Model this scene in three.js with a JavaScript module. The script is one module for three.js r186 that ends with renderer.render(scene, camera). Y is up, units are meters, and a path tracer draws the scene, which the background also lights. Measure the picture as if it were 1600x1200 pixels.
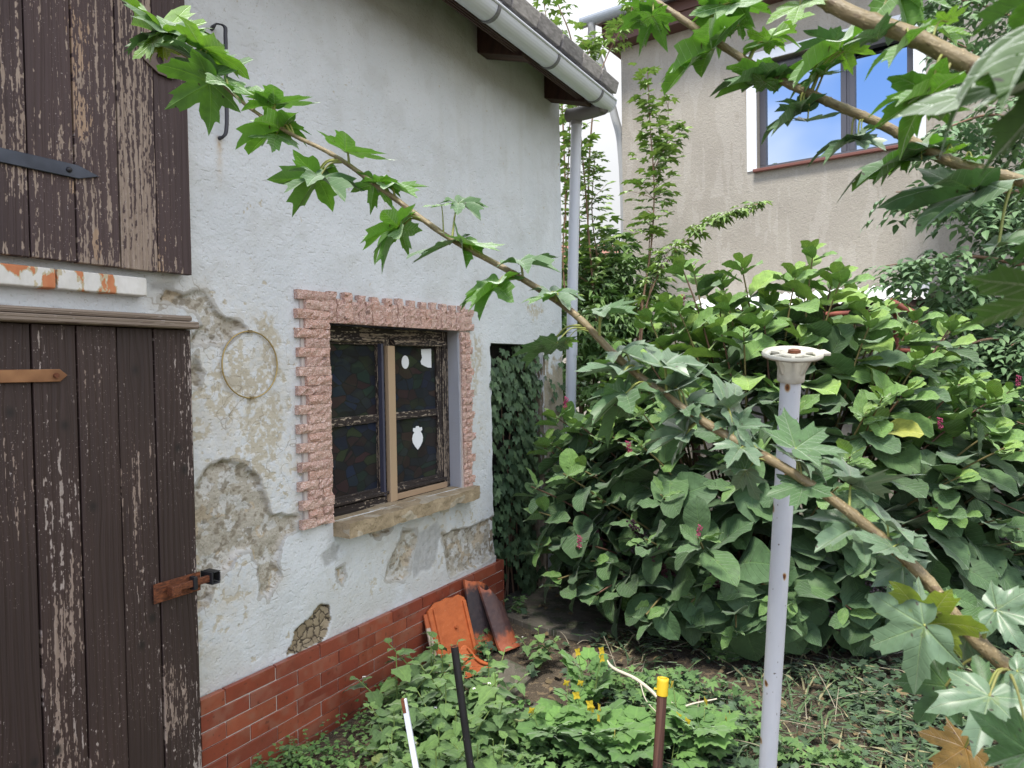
import * as THREE from 'three';
import { mergeGeometries, toCreasedNormals } from 'three/addons/utils/BufferGeometryUtils.js';
import { RoundedBoxGeometry } from 'three/addons/geometries/RoundedBoxGeometry.js';

// ------------------------------------------------------------------ camera, sky, sun, exposure
const PHOTO_W = 1600, PHOTO_H = 1200, FOCAL = 1110, EYE = 1.62;
const scene = new THREE.Scene();
const camera = new THREE.PerspectiveCamera(2 * Math.atan(PHOTO_H / 2 / FOCAL) * 180 / Math.PI, 4 / 3, 0.03, 900);
camera.position.set(0, EYE, 0);
camera.rotation.order = 'XYZ';
camera.rotation.set(-0.0231, 0, -0.01652);
camera.updateMatrixWorld(true);
camera.focus = 2.4; camera.userData.fStop = 9;
const renderer = new THREE.WebGLRenderer({ antialias: true });
renderer.toneMapping = THREE.LinearToneMapping;
renderer.toneMappingExposure = 2.2;
renderer.shadowMap.enabled = true;
const SUN_DIR = new THREE.Vector3(-0.20, 1.0, 0.42).normalize();
const sun = new THREE.DirectionalLight(new THREE.Color(1, 0.95, 0.86), 2.7);
sun.position.copy(SUN_DIR).multiplyScalar(30); sun.castShadow = true; sun.shadow.radius = 22;
sun.shadow.mapSize.set(2048, 2048);
Object.assign(sun.shadow.camera, { left: -11, right: 11, top: 11, bottom: -11, near: 1, far: 60 });
scene.add(sun, sun.target);

// ------------------------------------------------------------------ random numbers and noise
function rng(seed) { let a = seed >>> 0; return () => { a = (a + 0x6D2B79F5) | 0; let t = Math.imul(a ^ (a >>> 15), 1 | a); t = (t + Math.imul(t ^ (t >>> 7), 61 | t)) ^ t; return ((t ^ (t >>> 14)) >>> 0) / 4294967296; }; }
const R0 = rng(11);
const TAB = new Float32Array(65536); { const r = rng(5); for (let i = 0; i < 65536; i++) TAB[i] = r(); }
function vn(x, y) {
  const xf = Math.floor(x), yf = Math.floor(y); let u = x - xf, v = y - yf; u = u * u * (3 - 2 * u); v = v * v * (3 - 2 * v);
  const x0 = xf & 255, x1 = (xf + 1) & 255, y0 = (yf & 255) << 8, y1 = ((yf + 1) & 255) << 8;
  const a = TAB[y0 | x0], b = TAB[y0 | x1], c = TAB[y1 | x0], d = TAB[y1 | x1];
  return a + (b - a) * u + (c - a) * v + (a - b - c + d) * u * v;
}
function fbm(x, y, o = 4) { let s = 0, a = 0.5, t = 0; for (let i = 0; i < o; i++) { s += a * vn(x, y); t += a; a *= 0.5; x = x * 2.03 + 17.3; y = y * 2.01 + 9.1; } return s / t; }
const clamp = (x, a = 0, b = 1) => x < a ? a : x > b ? b : x;
const ss = (a, b, x) => { const t = clamp((x - a) / (b - a)); return t * t * (3 - 2 * t); };
const mix = (a, b, t) => a + (b - a) * t;
const mix3 = (a, b, t) => [mix(a[0], b[0], t), mix(a[1], b[1], t), mix(a[2], b[2], t)];
function cells(x, y, seed = 0) {                       // Voronoi: distance to nearest, gap to the second, id of the nearest
  const xi = Math.floor(x), yi = Math.floor(y); let f1 = 9, f2 = 9, id = 0;
  for (let j = -1; j < 2; j++) for (let i = -1; i < 2; i++) {
    const h = ((yi + j + seed * 7) & 255) << 8 | ((xi + i + seed * 3) & 255), px = xi + i + TAB[h], py = yi + j + TAB[(h * 31 + 77) & 65535];
    const d = Math.hypot(px - x, py - y); if (d < f1) { f2 = f1; f1 = d; id = h; } else if (d < f2) f2 = d;
  }
  return [f1, f2 - f1, id];
}

// ------------------------------------------------------------------ sky
{
  const W = 1024, H = 512, data = new Float32Array(W * H * 4);
  for (let j = 0; j < H; j++) {
    const el = ((j + 0.5) / H - 0.5) * Math.PI, y = Math.sin(el), c = Math.cos(el);
    for (let i = 0; i < W; i++) {
      const az = ((i + 0.5) / W - 0.5) * 2 * Math.PI, x = c * Math.cos(az), z = c * Math.sin(az);
      const k = 1 / (Math.max(y, 0) + 0.28), n = fbm(x * k * 2.1 + 40, z * k * 2.1 + 60, 5), n2 = fbm(x * k * 1.1 + 140, z * k * 1.1 + 20, 4);
      const back = clamp((-0.62 * x + 0.78 * z + 0.1) * 0.9 + 0.1);
      const open = ss(0.25, 0.8, back) * ss(0.1, 0.3, y);
      const cloud = clamp(1 - open * ss(0.64, 0.4, n * 0.7 + n2 * 0.3 + 0.1 * ss(0.36, 0.16, y) - 0.05));
      const blue = mix3([0.42, 0.62, 0.95], [0.1, 0.27, 0.72], ss(0, 0.6, y));
      const sd = x * SUN_DIR.x + y * SUN_DIR.y + z * SUN_DIR.z, white = mix(0.84, 1.06, fbm(x * k * 3 + 7, z * k * 3 + 3, 4)) * mix(0.36, 1.16, ss(-0.5, 0.95, sd));
      const w3 = [white * 0.95, white * 0.965, white * 0.99];
      let col = mix3(blue, w3, cloud);
      if (y < 0) col = mix3([0.75, 0.78, 0.8], [0.25, 0.25, 0.23], ss(0, -0.1, y));
      const o = (j * W + i) * 4; data[o] = col[0]; data[o + 1] = col[1]; data[o + 2] = col[2]; data[o + 3] = 1;
    }
  }
  const t = new THREE.DataTexture(data, W, H, THREE.RGBAFormat, THREE.FloatType);
  t.mapping = THREE.EquirectangularReflectionMapping; t.magFilter = t.minFilter = THREE.LinearFilter; t.needsUpdate = true;
  scene.background = t; scene.environment = t;
}

// ------------------------------------------------------------------ helpers
const V3 = (x, y, z) => new THREE.Vector3(x, y, z);
const ray = (px, py) => V3((px - 800) / FOCAL, (600 - py) / FOCAL, -1).applyQuaternion(camera.quaternion);
const at = (px, py, d) => ray(px, py).multiplyScalar(d).add(camera.position);         // a surveyed point, d metres along the view axis
const used = new Map();
function numbered(n) { const k = used.get(n) || 0; used.set(n, k + 1); return k ? n + '_' + String(k).padStart(3, '0') : n; }
const shadowed = o => { o.castShadow = o.receiveShadow = true; return o; };
function tag(o, label, category, group, kind) { if (label) o.userData.label = label; if (category) o.userData.category = category; if (group) o.userData.group = group; if (kind) o.userData.kind = kind; return o; }
function thing(name, label, category, pos = [0, 0, 0], group) { const g = new THREE.Group(); g.name = numbered(name); g.position.set(...pos); scene.add(g); return tag(g, label, category, group); }
function part(name, geo, mat, parent, pos) { const m = shadowed(new THREE.Mesh(geo, mat)); m.name = name; if (pos) m.position.set(...pos); parent.add(m); return m; }
const merge = list => mergeGeometries(list.map(g => { let q = g.index ? g.toNonIndexed() : g; for (const k of Object.keys(q.attributes)) if (!['position', 'normal', 'uv'].includes(k)) q.deleteAttribute(k); return q; }));
const box = (x0, x1, y0, y1, z0, z1, r = 0) => { const g = r ? new RoundedBoxGeometry(x1 - x0, y1 - y0, z1 - z0, 1, r) : new THREE.BoxGeometry(x1 - x0, y1 - y0, z1 - z0); g.translate((x0 + x1) / 2, (y0 + y1) / 2, (z0 + z1) / 2); return g; };
function taper(pts, radii, seg = 24, rad = 7, closed = true) {           // a tube whose radius follows radii along a smooth curve
  const c = new THREE.CatmullRomCurve3(pts), f = c.computeFrenetFrames(seg, false), P = [], N = [], U = [], I = [];
  const rr = typeof radii === 'function' ? radii : t => { const q = t * (radii.length - 1), i = Math.min(Math.floor(q), radii.length - 2); return mix(radii[i], radii[i + 1], q - i); };
  const len = c.getLength();
  for (let i = 0; i <= seg; i++) { const t = i / seg, p = c.getPoint(t), r = rr(t);
    for (let j = 0; j <= rad; j++) { const a = j / rad * Math.PI * 2, n = f.normals[i].clone().multiplyScalar(Math.cos(a)).addScaledVector(f.binormals[i], Math.sin(a)); P.push(p.x + n.x * r, p.y + n.y * r, p.z + n.z * r); N.push(n.x, n.y, n.z); U.push(j / rad * 0.1, t * len); } }
  for (let i = 0; i < seg; i++) for (let j = 0; j < rad; j++) { const a = i * (rad + 1) + j, b = a + rad + 1; I.push(a, a + 1, b, b, a + 1, b + 1); }
  if (closed) for (const [i, s] of [[0, -1], [seg, 1]]) { const p = c.getPoint(i / seg), t = c.getTangent(i / seg).multiplyScalar(s), k = P.length / 3; P.push(p.x, p.y, p.z); N.push(t.x, t.y, t.z); U.push(0, 0); for (let j = 0; j < rad; j++) { const a = i * (rad + 1) + j; s > 0 ? I.push(k, a, a + 1) : I.push(k, a + 1, a); } }
  const g = new THREE.BufferGeometry(); g.setAttribute('position', new THREE.Float32BufferAttribute(P, 3)); g.setAttribute('normal', new THREE.Float32BufferAttribute(N, 3)); g.setAttribute('uv', new THREE.Float32BufferAttribute(U, 2)); g.setIndex(I); return g;
}
function extrude(pts, depth, bevel = 0) { const s = new THREE.Shape(pts.map(p => new THREE.Vector2(...p))); return new THREE.ExtrudeGeometry(s, { depth, bevelEnabled: bevel > 0, bevelSize: bevel, bevelThickness: bevel, bevelSegments: 1, curveSegments: 8 }); }
function frameOf(pos, dir, ref, scale = 1, sx = 1) {                      // y along dir, z as near ref as it can be
  const y = dir.clone().normalize(); let z = ref.clone().addScaledVector(y, -ref.dot(y)); if (z.lengthSq() < 1e-5) z = V3(0.31, 0.2, 0.9).addScaledVector(y, -y.dot(V3(0.31, 0.2, 0.9))); z.normalize();
  const x = y.clone().cross(z); const m = new THREE.Matrix4().makeBasis(x.multiplyScalar(scale * sx), y.multiplyScalar(scale), z.multiplyScalar(scale)); m.setPosition(pos); return m;
}
function place(mesh, m) { m.decompose(mesh.position, mesh.quaternion, mesh.scale); return mesh; }
function instanced(name, geo, mat, mats, colors, parent) {
  const im = shadowed(new THREE.InstancedMesh(geo, mat, mats.length)); im.name = name; const c = new THREE.Color();
  mats.forEach((m, i) => { im.setMatrixAt(i, m); if (colors) im.setColorAt(i, c.setRGB(...colors[i])); });
  im.userData.kind = 'stuff'; (parent || scene).add(im); return im;
}
// textures: fn(u, v) gives [r, g, b] in sRGB 0..255, or a height 0..1 for relief
function colorTex(W, H, fn, rx = 1, ry = 1) { const d = new Uint8Array(W * H * 4); for (let j = 0, o = 0; j < H; j++) for (let i = 0; i < W; i++, o += 4) { const c = fn((i + 0.5) / W, (j + 0.5) / H); d[o] = clamp(c[0], 0, 255); d[o + 1] = clamp(c[1], 0, 255); d[o + 2] = clamp(c[2], 0, 255); d[o + 3] = 255; } return finish(new THREE.DataTexture(d, W, H), rx, ry, true); }
function heightTex(W, H, fn, rx = 1, ry = 1) { const d = new Float32Array(W * H * 4); for (let j = 0, o = 0; j < H; j++) for (let i = 0; i < W; i++, o += 4) { d[o] = d[o + 1] = d[o + 2] = fn((i + 0.5) / W, (j + 0.5) / H); d[o + 3] = 1; } return finish(new THREE.DataTexture(d, W, H, THREE.RGBAFormat, THREE.FloatType), rx, ry, false); }
function finish(t, rx, ry, srgb) { t.wrapS = t.wrapT = THREE.RepeatWrapping; t.magFilter = t.minFilter = THREE.LinearFilter; t.repeat.set(rx, ry); if (srgb) t.colorSpace = THREE.SRGBColorSpace; t.needsUpdate = true; return t; }
const std = (color, rough = 0.7, o = {}) => new THREE.MeshStandardMaterial({ color: Array.isArray(color) ? new THREE.Color().setRGB(...color) : color, roughness: rough, ...o });
function planarUV(g, fn) { const p = g.attributes.position, u = new Float32Array(p.count * 2); for (let i = 0; i < p.count; i++) { const q = fn(p.getX(i), p.getY(i), p.getZ(i)); u[i * 2] = q[0]; u[i * 2 + 1] = q[1]; } g.setAttribute('uv', new THREE.BufferAttribute(u, 2)); return g; }
function boxUV(g) { const n = g.attributes.normal; const p = g.attributes.position, u = new Float32Array(p.count * 2); for (let i = 0; i < p.count; i++) { const ax = Math.abs(n.getX(i)), ay = Math.abs(n.getY(i)), az = Math.abs(n.getZ(i)), x = p.getX(i), y = p.getY(i), z = p.getZ(i); const q = az >= ax && az >= ay ? [x, y] : ax >= ay ? [z, y] : [x, z]; u[i * 2] = q[0]; u[i * 2 + 1] = q[1]; } g.setAttribute('uv', new THREE.BufferAttribute(u, 2)); return g; }

// ------------------------------------------------------------------ the barn's own axes: x along its front, y up, z out of the front
const ANG = 30.63 * Math.PI / 180, BARN_O = V3(-1.15916, 0, -2.5236);
const BU = V3(Math.sin(ANG), 0, -Math.cos(ANG)), BN = V3(Math.cos(ANG), 0, Math.sin(ANG));
function W(px, py, z = 0) { const d = ray(px, py), t = (BARN_O.clone().sub(camera.position).dot(BN) + z) / d.dot(BN), q = d.multiplyScalar(t).add(camera.position).sub(BARN_O); return [q.dot(BU), q.y]; }
const barnPt = (s, y, z) => BARN_O.clone().addScaledVector(BU, s).addScaledVector(BN, z).setY(y);
const toBarn = p => { const q = p.clone().sub(BARN_O); return [q.dot(BU), p.y, q.dot(BN)]; };
function gh(x, z) { const q = V3(x, 0, z).sub(BARN_O), s = q.dot(BU); return 0.045 + 0.06 * ss(0.5, 3, s) + 0.035 * (fbm(x * 2.2 + 50, z * 2.2 + 50, 4) - 0.5); }
function G(px, py, up = 0) { const d = ray(px, py), t = (0.08 + up - EYE) / d.y, q = d.multiplyScalar(t).add(camera.position); q.y = gh(q.x, q.z) + up; return q; }

// ------------------------------------------------------------------ ground
const soilTex = colorTex(1024, 1024, (u, v) => { const n = fbm(u * 16, v * 16, 5), f = vn(u * 256, v * 256), p = fbm(u * 60 + 9, v * 60, 3); let c = mix3([48, 41, 33], [92, 80, 64], n * 0.8 + f * 0.25); if (p > 0.66) c = mix3(c, [120, 104, 80], 0.6); if (f > 0.93) c = [132, 122, 106]; return c; });
const soilBump = heightTex(1024, 1024, (u, v) => fbm(u * 32, v * 32, 5) * 0.7 + vn(u * 256, v * 256) * 0.3);
const M = {};
M.soil = std([1, 1, 1], 0.95, { map: soilTex, bumpMap: soilBump, bumpScale: 0.02 });
{
  const n = 220, P = [], U = [], I = [], f = t => Math.sinh(t * 5.5) / Math.sinh(5.5) * 420;
  for (let j = 0; j <= n; j++) for (let i = 0; i <= n; i++) { const x = f(i / n * 2 - 1) + 0.5, z = f(j / n * 2 - 1) - 3.6; P.push(x, gh(x, z), z); U.push(x / 1.3, z / 1.3); }
  for (let j = 0; j < n; j++) for (let i = 0; i < n; i++) { const a = j * (n + 1) + i, b = a + n + 1; I.push(a, b, a + 1, a + 1, b, b + 1); }
  const g = new THREE.BufferGeometry(); g.setAttribute('position', new THREE.Float32BufferAttribute(P, 3)); g.setAttribute('uv', new THREE.Float32BufferAttribute(U, 2)); g.setIndex(I); g.computeVertexNormals();
  const m = part('ground', g, M.soil, scene); m.userData.kind = 'structure';
}
// ------------------------------------------------------------------ barn
const barn = thing('barn', 'whitewashed old barn with flaking plaster, brown plank doors and red tile plinth', 'barn');
barn.position.copy(BARN_O); barn.rotation.y = Math.PI / 2 - ANG;
const px = (...l) => { const o = []; for (let i = 0; i < l.length; i += 2) o.push(W(l[i], l[i + 1])); return o; };
// patches where the plaster has come off, surveyed from their corners
function region(pts, kind) { const xs = pts.map(p => p[0]), ys = pts.map(p => p[1]); return { pts, kind, b: [Math.min(...xs) - 0.06, Math.max(...xs) + 0.06, Math.min(...ys) - 0.06, Math.max(...ys) + 0.06] }; }
const REG = [
  region(px(250, 472, 262, 456, 320, 455, 334, 478, 340, 490, 378, 508, 386, 516, 360, 528, 345, 542, 300, 542, 298, 530, 318, 508, 310, 492, 290, 478, 268, 472), 'bare'),
  region(px(293, 795, 310, 755, 322, 733, 348, 718, 378, 722, 402, 745, 412, 782, 425, 802, 468, 806, 466, 826, 450, 832, 437, 858, 438, 900, 418, 940, 409, 928, 405, 880, 394, 858, 370, 868, 350, 892, 328, 935, 304, 955, 292, 940), 'bare'),
  region(px(505, 942, 515, 944, 517, 970, 508, 997, 483, 1010, 453, 1026, 462, 990, 483, 967, 496, 950), 'clay'),
  region(px(613, 867, 630, 830, 650, 826, 652, 837, 643, 870, 640, 893, 630, 905, 603, 908, 607, 893), 'bare'),
  region(px(690, 833, 733, 823, 772, 806, 774, 868, 747, 883, 703, 900, 697, 873), 'bare'),
  region(px(526, 892, 538, 885, 543, 900, 537, 912, 528, 907), 'bare'),
  region(px(653, 833, 683, 810, 693, 827, 687, 850, 677, 887, 647, 903, 642, 887), 'cement'),
  region(px(500, 866, 522, 846, 535, 850, 526, 880, 508, 884), 'cement'),
  region(px(578, 832, 612, 822, 608, 832, 588, 842), 'bare'),
  region(px(232, 440, 270, 438, 272, 456, 250, 466, 234, 458), 'cement'),
  region(px(822, 478, 850, 474, 850, 488, 840, 503, 828, 496), 'thin'),
  region(px(748, 828, 762, 820, 766, 838, 752, 850), 'bare'),
  region([[2.66, 1.5], [2.74, 1.72], [2.8, 1.62], [2.86, 1.74], [2.92, 1.66], [3.1, 1.76], [3.1, 0.9], [2.66, 0.7]], 'thin'),
  region(px(398, 494, 412, 486, 426, 490, 434, 512, 445, 590, 428, 610, 404, 590, 400, 520), 'thin'),
  region(px(425, 600, 450, 620, 452, 680, 432, 720, 385, 700, 360, 650, 390, 640), 'thin'),
  region(px(738, 520, 752, 530, 752, 600, 742, 640, 734, 600), 'thin'),
  region(px(292, 960, 320, 965, 326, 1010, 312, 1060, 302, 1085), 'thin'),
  region(px(305, 556, 318, 580, 312, 612, 296, 608), 'bare'),
];
const ZONES = [[0.22, 1.55, 0.32, 0.34, 0.30], [0.35, 1.25, 0.3, 0.3, 0.26], [0.15, 0.85, 0.2, 0.35, 0.2], [1.55, 0.72, 0.55, 0.26, 0.17], [1.9, 1.4, 0.12, 0.5, 0.14], [0.05, 0.6, 0.1, 0.2, 0.2], [0.9, 0.62, 0.5, 0.2, 0.10], [2.85, 1.2, 0.2, 0.5, 0.12], [0.05, 1.82, 0.2, 0.1, 0.14]];
function sd(R, x, y) {
  const b = R.b; if (x < b[0] || x > b[1] || y < b[2] || y > b[3]) return -1;
  let d = 1e9, inside = false; const p = R.pts;
  for (let i = 0, j = p.length - 1; i < p.length; j = i++) {
    const ax = p[j][0], ay = p[j][1], bx = p[i][0], by = p[i][1], ex = bx - ax, ey = by - ay, wx = x - ax, wy = y - ay, t = clamp((wx * ex + wy * ey) / (ex * ex + ey * ey + 1e-12));
    const qx = wx - ex * t, qy = wy - ey * t; d = Math.min(d, qx * qx + qy * qy);
    if ((ay > y) !== (by > y) && x < ex * (y - ay) / (ey || 1e-9) + ax) inside = !inside;
  }
  return (inside ? 1 : -1) * Math.sqrt(d);
}
function plaster(x, y) {                                        // what shows at one spot of the wall
  const w1 = fbm(x * 18, y * 18, 3) - 0.5, w2 = fbm(x * 18 + 70, y * 18 + 30, 3) - 0.5, w3 = vn(x * 130, y * 130) - 0.5;
  const X = x + w1 * 0.04 + w3 * 0.006, Y = y + w2 * 0.04;
  let bare = -1, clay = -1, cem = -1, thin = -1;
  for (const R of REG) { const d = sd(R, X, Y); if (d > -0.9) { if (R.kind === 'bare') bare = Math.max(bare, d); else if (R.kind === 'clay') clay = Math.max(clay, d); else if (R.kind === 'cement') cem = Math.max(cem, d); else thin = Math.max(thin, d); } }
  let zone = 0; for (const z of ZONES) { const q = ((x - z[0]) / z[2]) ** 2 + ((y - z[1]) / z[3]) ** 2; zone = Math.max(zone, z[4] * Math.exp(-q * 1.2)); }
  const f = fbm(x * 34 + 5, y * 34 + 8, 5) * 0.65 + fbm(x * 7 + 90, y * 7, 3) * 0.35;
  thin = Math.max(thin > -0.5 ? thin * 6 + (f - 0.5) * 1.2 : -1, (f - (0.745 - zone)) * 6);
  return { bare, clay, cem, thin, f, zone };
}
const WX0 = -1.3, WX1 = 3.06, WY0 = -0.1, WY1 = 3.7;
const wallColor = colorTex(2048, 1792, (u, v) => {
  const x = WX0 + (WX1 - WX0) * u, y = WY0 + (WY1 - WY0) * v, p = plaster(x, y);
  const n = fbm(x * 5, y * 5, 4), n2 = fbm(x * 60, y * 60, 3), pit = vn(x * 240, y * 240), streak = fbm(x * 16 + 3, y * 1.4, 3);
  let c = mix3([198, 202, 205], [214, 217, 220], n); c = mix3(c, [190, 190, 186], ss(0.55, 0.8, streak) * 0.2);
  if (y > 1.9 && x > -0.1) c = mix3(c, [194, 196, 196], ss(0.5, 0.75, fbm(x * 9, y * 9, 4)) * 0.5);
  if (pit > 0.9 && n2 > 0.5) c = mix3(c, [160, 156, 148], 0.55);
  if (p.zone > 0.02) c = mix3(c, [214, 207, 192], clamp(p.zone * 2.4) * ss(0.3, 0.7, n2) * 0.7);
  const rust = Math.exp(-(((x - 0.165) / 0.012) ** 2)) * ss(2.28, 2.49, y) * (y < 2.5 ? 1 : 0); c = mix3(c, [176, 150, 118], rust * 0.6 * n2 * 1.6);
  const cream = mix3([172, 162, 142], [196, 189, 172], n2 * 0.6 + fbm(x * 14, y * 14, 2) * 0.4);
  if (p.thin > 0) c = mix3(c, cream, clamp(p.thin * 4) * ss(0.36, 0.5, fbm(x * 75 + 20, y * 75, 4) + 0.08 * clamp(p.thin)) * 0.9);
  if (x > 2.6 && y < 1.8 && p.thin > 0) c = mix3(c, [158, 146, 126], 0.85 * clamp(p.thin * 4) * (0.6 + 0.5 * n2));
  if (p.zone > 0.05 || p.bare > -0.09) { const k = cells(x * 6.5 + fbm(x * 9, y * 9, 3) * 1.6, y * 5.5 + fbm(x * 9 + 40, y * 9, 3) * 1.6, 9); const near = Math.max(clamp(p.zone * 4), ss(-0.09, -0.01, p.bare)); if (k[1] < 0.016 && fbm(x * 5 + 60, y * 5, 3) > 0.57) c = mix3(c, [116, 106, 92], 0.5 * near); if (p.bare < 0.004 && p.bare > -0.014) c = mix3(c, [120, 110, 96], 0.35); c = mix3(c, [172, 164, 148], near * 0.3 * ss(0.45, 0.7, fbm(x * 12 + 8, y * 12, 4))); }
  if (y < 0.75) c = mix3(c, [186, 184, 178], 0.5 * ss(0.75, 0.45, y) * ss(0.4, 0.65, fbm(x * 8, y * 8 + 30, 4)));
  if (p.cem > 0) c = mix3(c, mix3([152, 152, 150], [186, 186, 186], n2), clamp(p.cem * 60) * 0.85);
  if (p.bare > -0.006) { let b = mix3([154, 147, 133], [188, 182, 170], fbm(x * 22, y * 22, 4) * 0.7 + n2 * 0.4); if (fbm(x * 10 + 33, y * 10, 3) > 0.62) b = mix3(b, [190, 164, 130], 0.35); if (fbm(x * 26 + 3, y * 30 + 8, 5) > 0.57) b = mix3(b, [198, 198, 196], 0.75); const k = cells(x * 7 + fbm(x * 16, y * 16, 3) * 1.2, y * 10 + n2 * 0.8, 1); if (k[1] < 0.035 && n > 0.5) b = mix3(b, [128, 116, 96], 0.5); if (vn(x * 300, y * 300) > 0.88) b = mix3(b, [104, 94, 80], 0.6); b = mix3(b, [112, 102, 86], 0.6 * ss(0.56, 0.72, fbm(x * 40 + 9, y * 40 + 2, 3))); c = mix3(c, b, clamp((p.bare + 0.003) * 250)); }
  if (p.clay > -0.006) { const k = cells(x * 26 + n2, y * 26 + n, 2); let b = mix3([126, 112, 90], [168, 154, 128], TAB[k[2]] * 0.5 + n2 * 0.5); if (k[1] < 0.09) b = [66, 57, 46]; c = mix3(c, b, clamp((p.clay + 0.003) * 250)); }
  return c;
});
const wallBump = heightTex(2048, 1792, (u, v) => {
  const x = WX0 + (WX1 - WX0) * u, y = WY0 + (WY1 - WY0) * v, p = plaster(x, y);
  let h = 0.55 + (fbm(x * 28, y * 40, 4) - 0.5) * 0.34 + (vn(x * 150, y * 150) - 0.5) * 0.13 + (vn(x * 330, y * 330) - 0.5) * 0.1;
  if (vn(x * 60 + 9, y * 90) > 0.84) h -= 0.16;
  if (p.thin > 0) h -= 0.16 * clamp(p.thin * 5);
  if (p.bare > 0) h += (fbm(x * 90, y * 90, 3) - 0.5) * 0.5 * clamp(p.bare * 80);
  if (p.clay > 0) { const k = cells(x * 26 + fbm(x * 60, y * 60, 3), y * 26 + fbm(x * 5, y * 5, 4), 2); h = mix(h, 0.1 + 0.5 * clamp(k[1] * 3), clamp(p.clay * 80)); }
  return clamp(h);
});
M.wall = std([1, 1, 1], 0.93, { map: wallColor, bumpMap: wallBump, bumpScale: 0.008 });
const STEP = 0.0075, WIN = [91, 225, 127, 244], DOORWAY = [271, 360, -20, 236];
{
  const i0 = -180, i1 = 400, j0 = -12, j1 = 488, nx = i1 - i0 + 1, P = [], U = [], I = [];
  for (let j = j0; j <= j1; j++) for (let i = i0; i <= i1; i++) {
    let x = i * STEP, y = j * STEP; const p = plaster(x, y);
    let z = (fbm(x * 2.3 + 4, y * 2.3, 3) - 0.5) * 0.016 + (fbm(x * 11, y * 11, 3) - 0.5) * 0.004;
    z -= 0.013 * clamp((p.bare + 0.002) * 130) * (0.5 + 1.7 * fbm(x * 14 + 50, y * 14, 4)); z -= 0.02 * clamp((p.clay + 0.002) * 130); z -= 0.003 * clamp(p.cem * 80);
    if (y < 1.75 && y > 0 && (i === DOORWAY[0] || i === DOORWAY[0] - 1)) x += (fbm(y * 14, 3, 3) - 0.5) * 0.03 + 0.014 * ss(0.75, 0.5, y);
    if (i >= 394 && y < 2.2) x += 0.004 * Math.sin(y * 3) + (fbm(y * 9, 8, 3) - 0.5) * 0.014;
    P.push(x, y, z); U.push((x - WX0) / (WX1 - WX0), (y - WY0) / (WY1 - WY0));
  }
  const hole = (i, j, o) => i >= o[0] && i < o[1] && j >= o[2] && j < o[3];
  for (let j = j0; j < j1; j++) for (let i = i0; i < i1; i++) { if (hole(i, j, WIN) || hole(i, j, DOORWAY)) continue; const a = (j - j0) * nx + i - i0, b = a + nx; I.push(a, a + 1, b, b, a + 1, b + 1); }
  const g = new THREE.BufferGeometry(); g.setAttribute('position', new THREE.Float32BufferAttribute(P, 3)); g.setAttribute('uv', new THREE.Float32BufferAttribute(U, 2)); g.setIndex(I); g.computeVertexNormals();
  part('wall', g, M.wall, barn);
}
// the masonry behind the plaster, the side and back walls, and the linings of the openings
M.sidePlaster = std([0.6, 0.6, 0.58], 0.95, { bumpMap: heightTex(256, 256, (u, v) => fbm(u * 16, v * 16, 4), 2, 2), bumpScale: 0.004 });
M.dark = std([0.015, 0.013, 0.012], 0.9);
{
  const o = 0.022, L = [box(-4, 0.675, -0.2, 3.62, -0.36, -o - 0.012), box(1.75, 2.02, -0.2, 3.62, -0.36, -o - 0.012), box(2.72, 2.975, -0.2, 3.62, -0.36, -o - 0.012), box(0.675, 1.75, -0.2, 0.93, -0.36, -o - 0.012), box(0.675, 1.75, 1.85, 3.62, -0.36, -o - 0.012), box(2.02, 2.72, 1.79, 3.62, -0.36, -o - 0.012), box(2.7, 2.995, -0.2, 3.62, -5, -0.37), box(-4, 2.69, -0.2, 3.62, -5, -4.7), box(-4, -3.7, -0.2, 3.62, -4.69, -0.37), box(-4, -1.352, -0.2, 3.62, -0.0335, -0.004), box(2.976, 2.996, -0.2, 3.62, -0.369, -0.012)];
  part('masonry', merge(L), M.sidePlaster, barn);
}
M.reveal = std([0.56, 0.57, 0.62], 0.9, { bumpMap: wallBump, bumpScale: 0.004 });
M.jamb = std([1, 1, 1], 0.95, { map: colorTex(256, 512, (u, v) => { const n = fbm(u * 9, v * 18, 5); return n > 0.56 + 0.14 * (v < 0.6 ? 1 : -0.3) ? [208, 208, 206] : mix3([110, 98, 82], [156, 144, 124], fbm(u * 30, v * 60, 4)); }), bumpMap: heightTex(256, 512, (u, v) => fbm(u * 30, v * 60, 4)), bumpScale: 0.006 });
{
  const s = [[1.6875, 0.006], [1.732, -0.125], [1.752, -0.125], [1.71, 0.006]];
  const g = extrude(s.map(p => [p[0], -p[1]]), 0.9); g.rotateX(-Math.PI / 2); g.translate(0, 0.94, 0);
  const r = part('reveal', boxUV(merge([g, box(0.66, 0.69, 0.94, 1.84, -0.13, 0)])), M.reveal, barn);
  part('reveal', planarUV(box(2.695, 2.72, -0.1, 1.79, -0.16, 0.001), (x, y, z) => [z * 4, y * 0.55]), M.jamb, barn);
  part('reveal', boxUV(box(2.0, 2.03, -0.1, 1.79, -0.16, -0.01)), M.jamb, barn); part('reveal', box(2.03, 2.695, 1.772, 1.79, -0.16, -0.01), M.reveal, barn);
}
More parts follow.
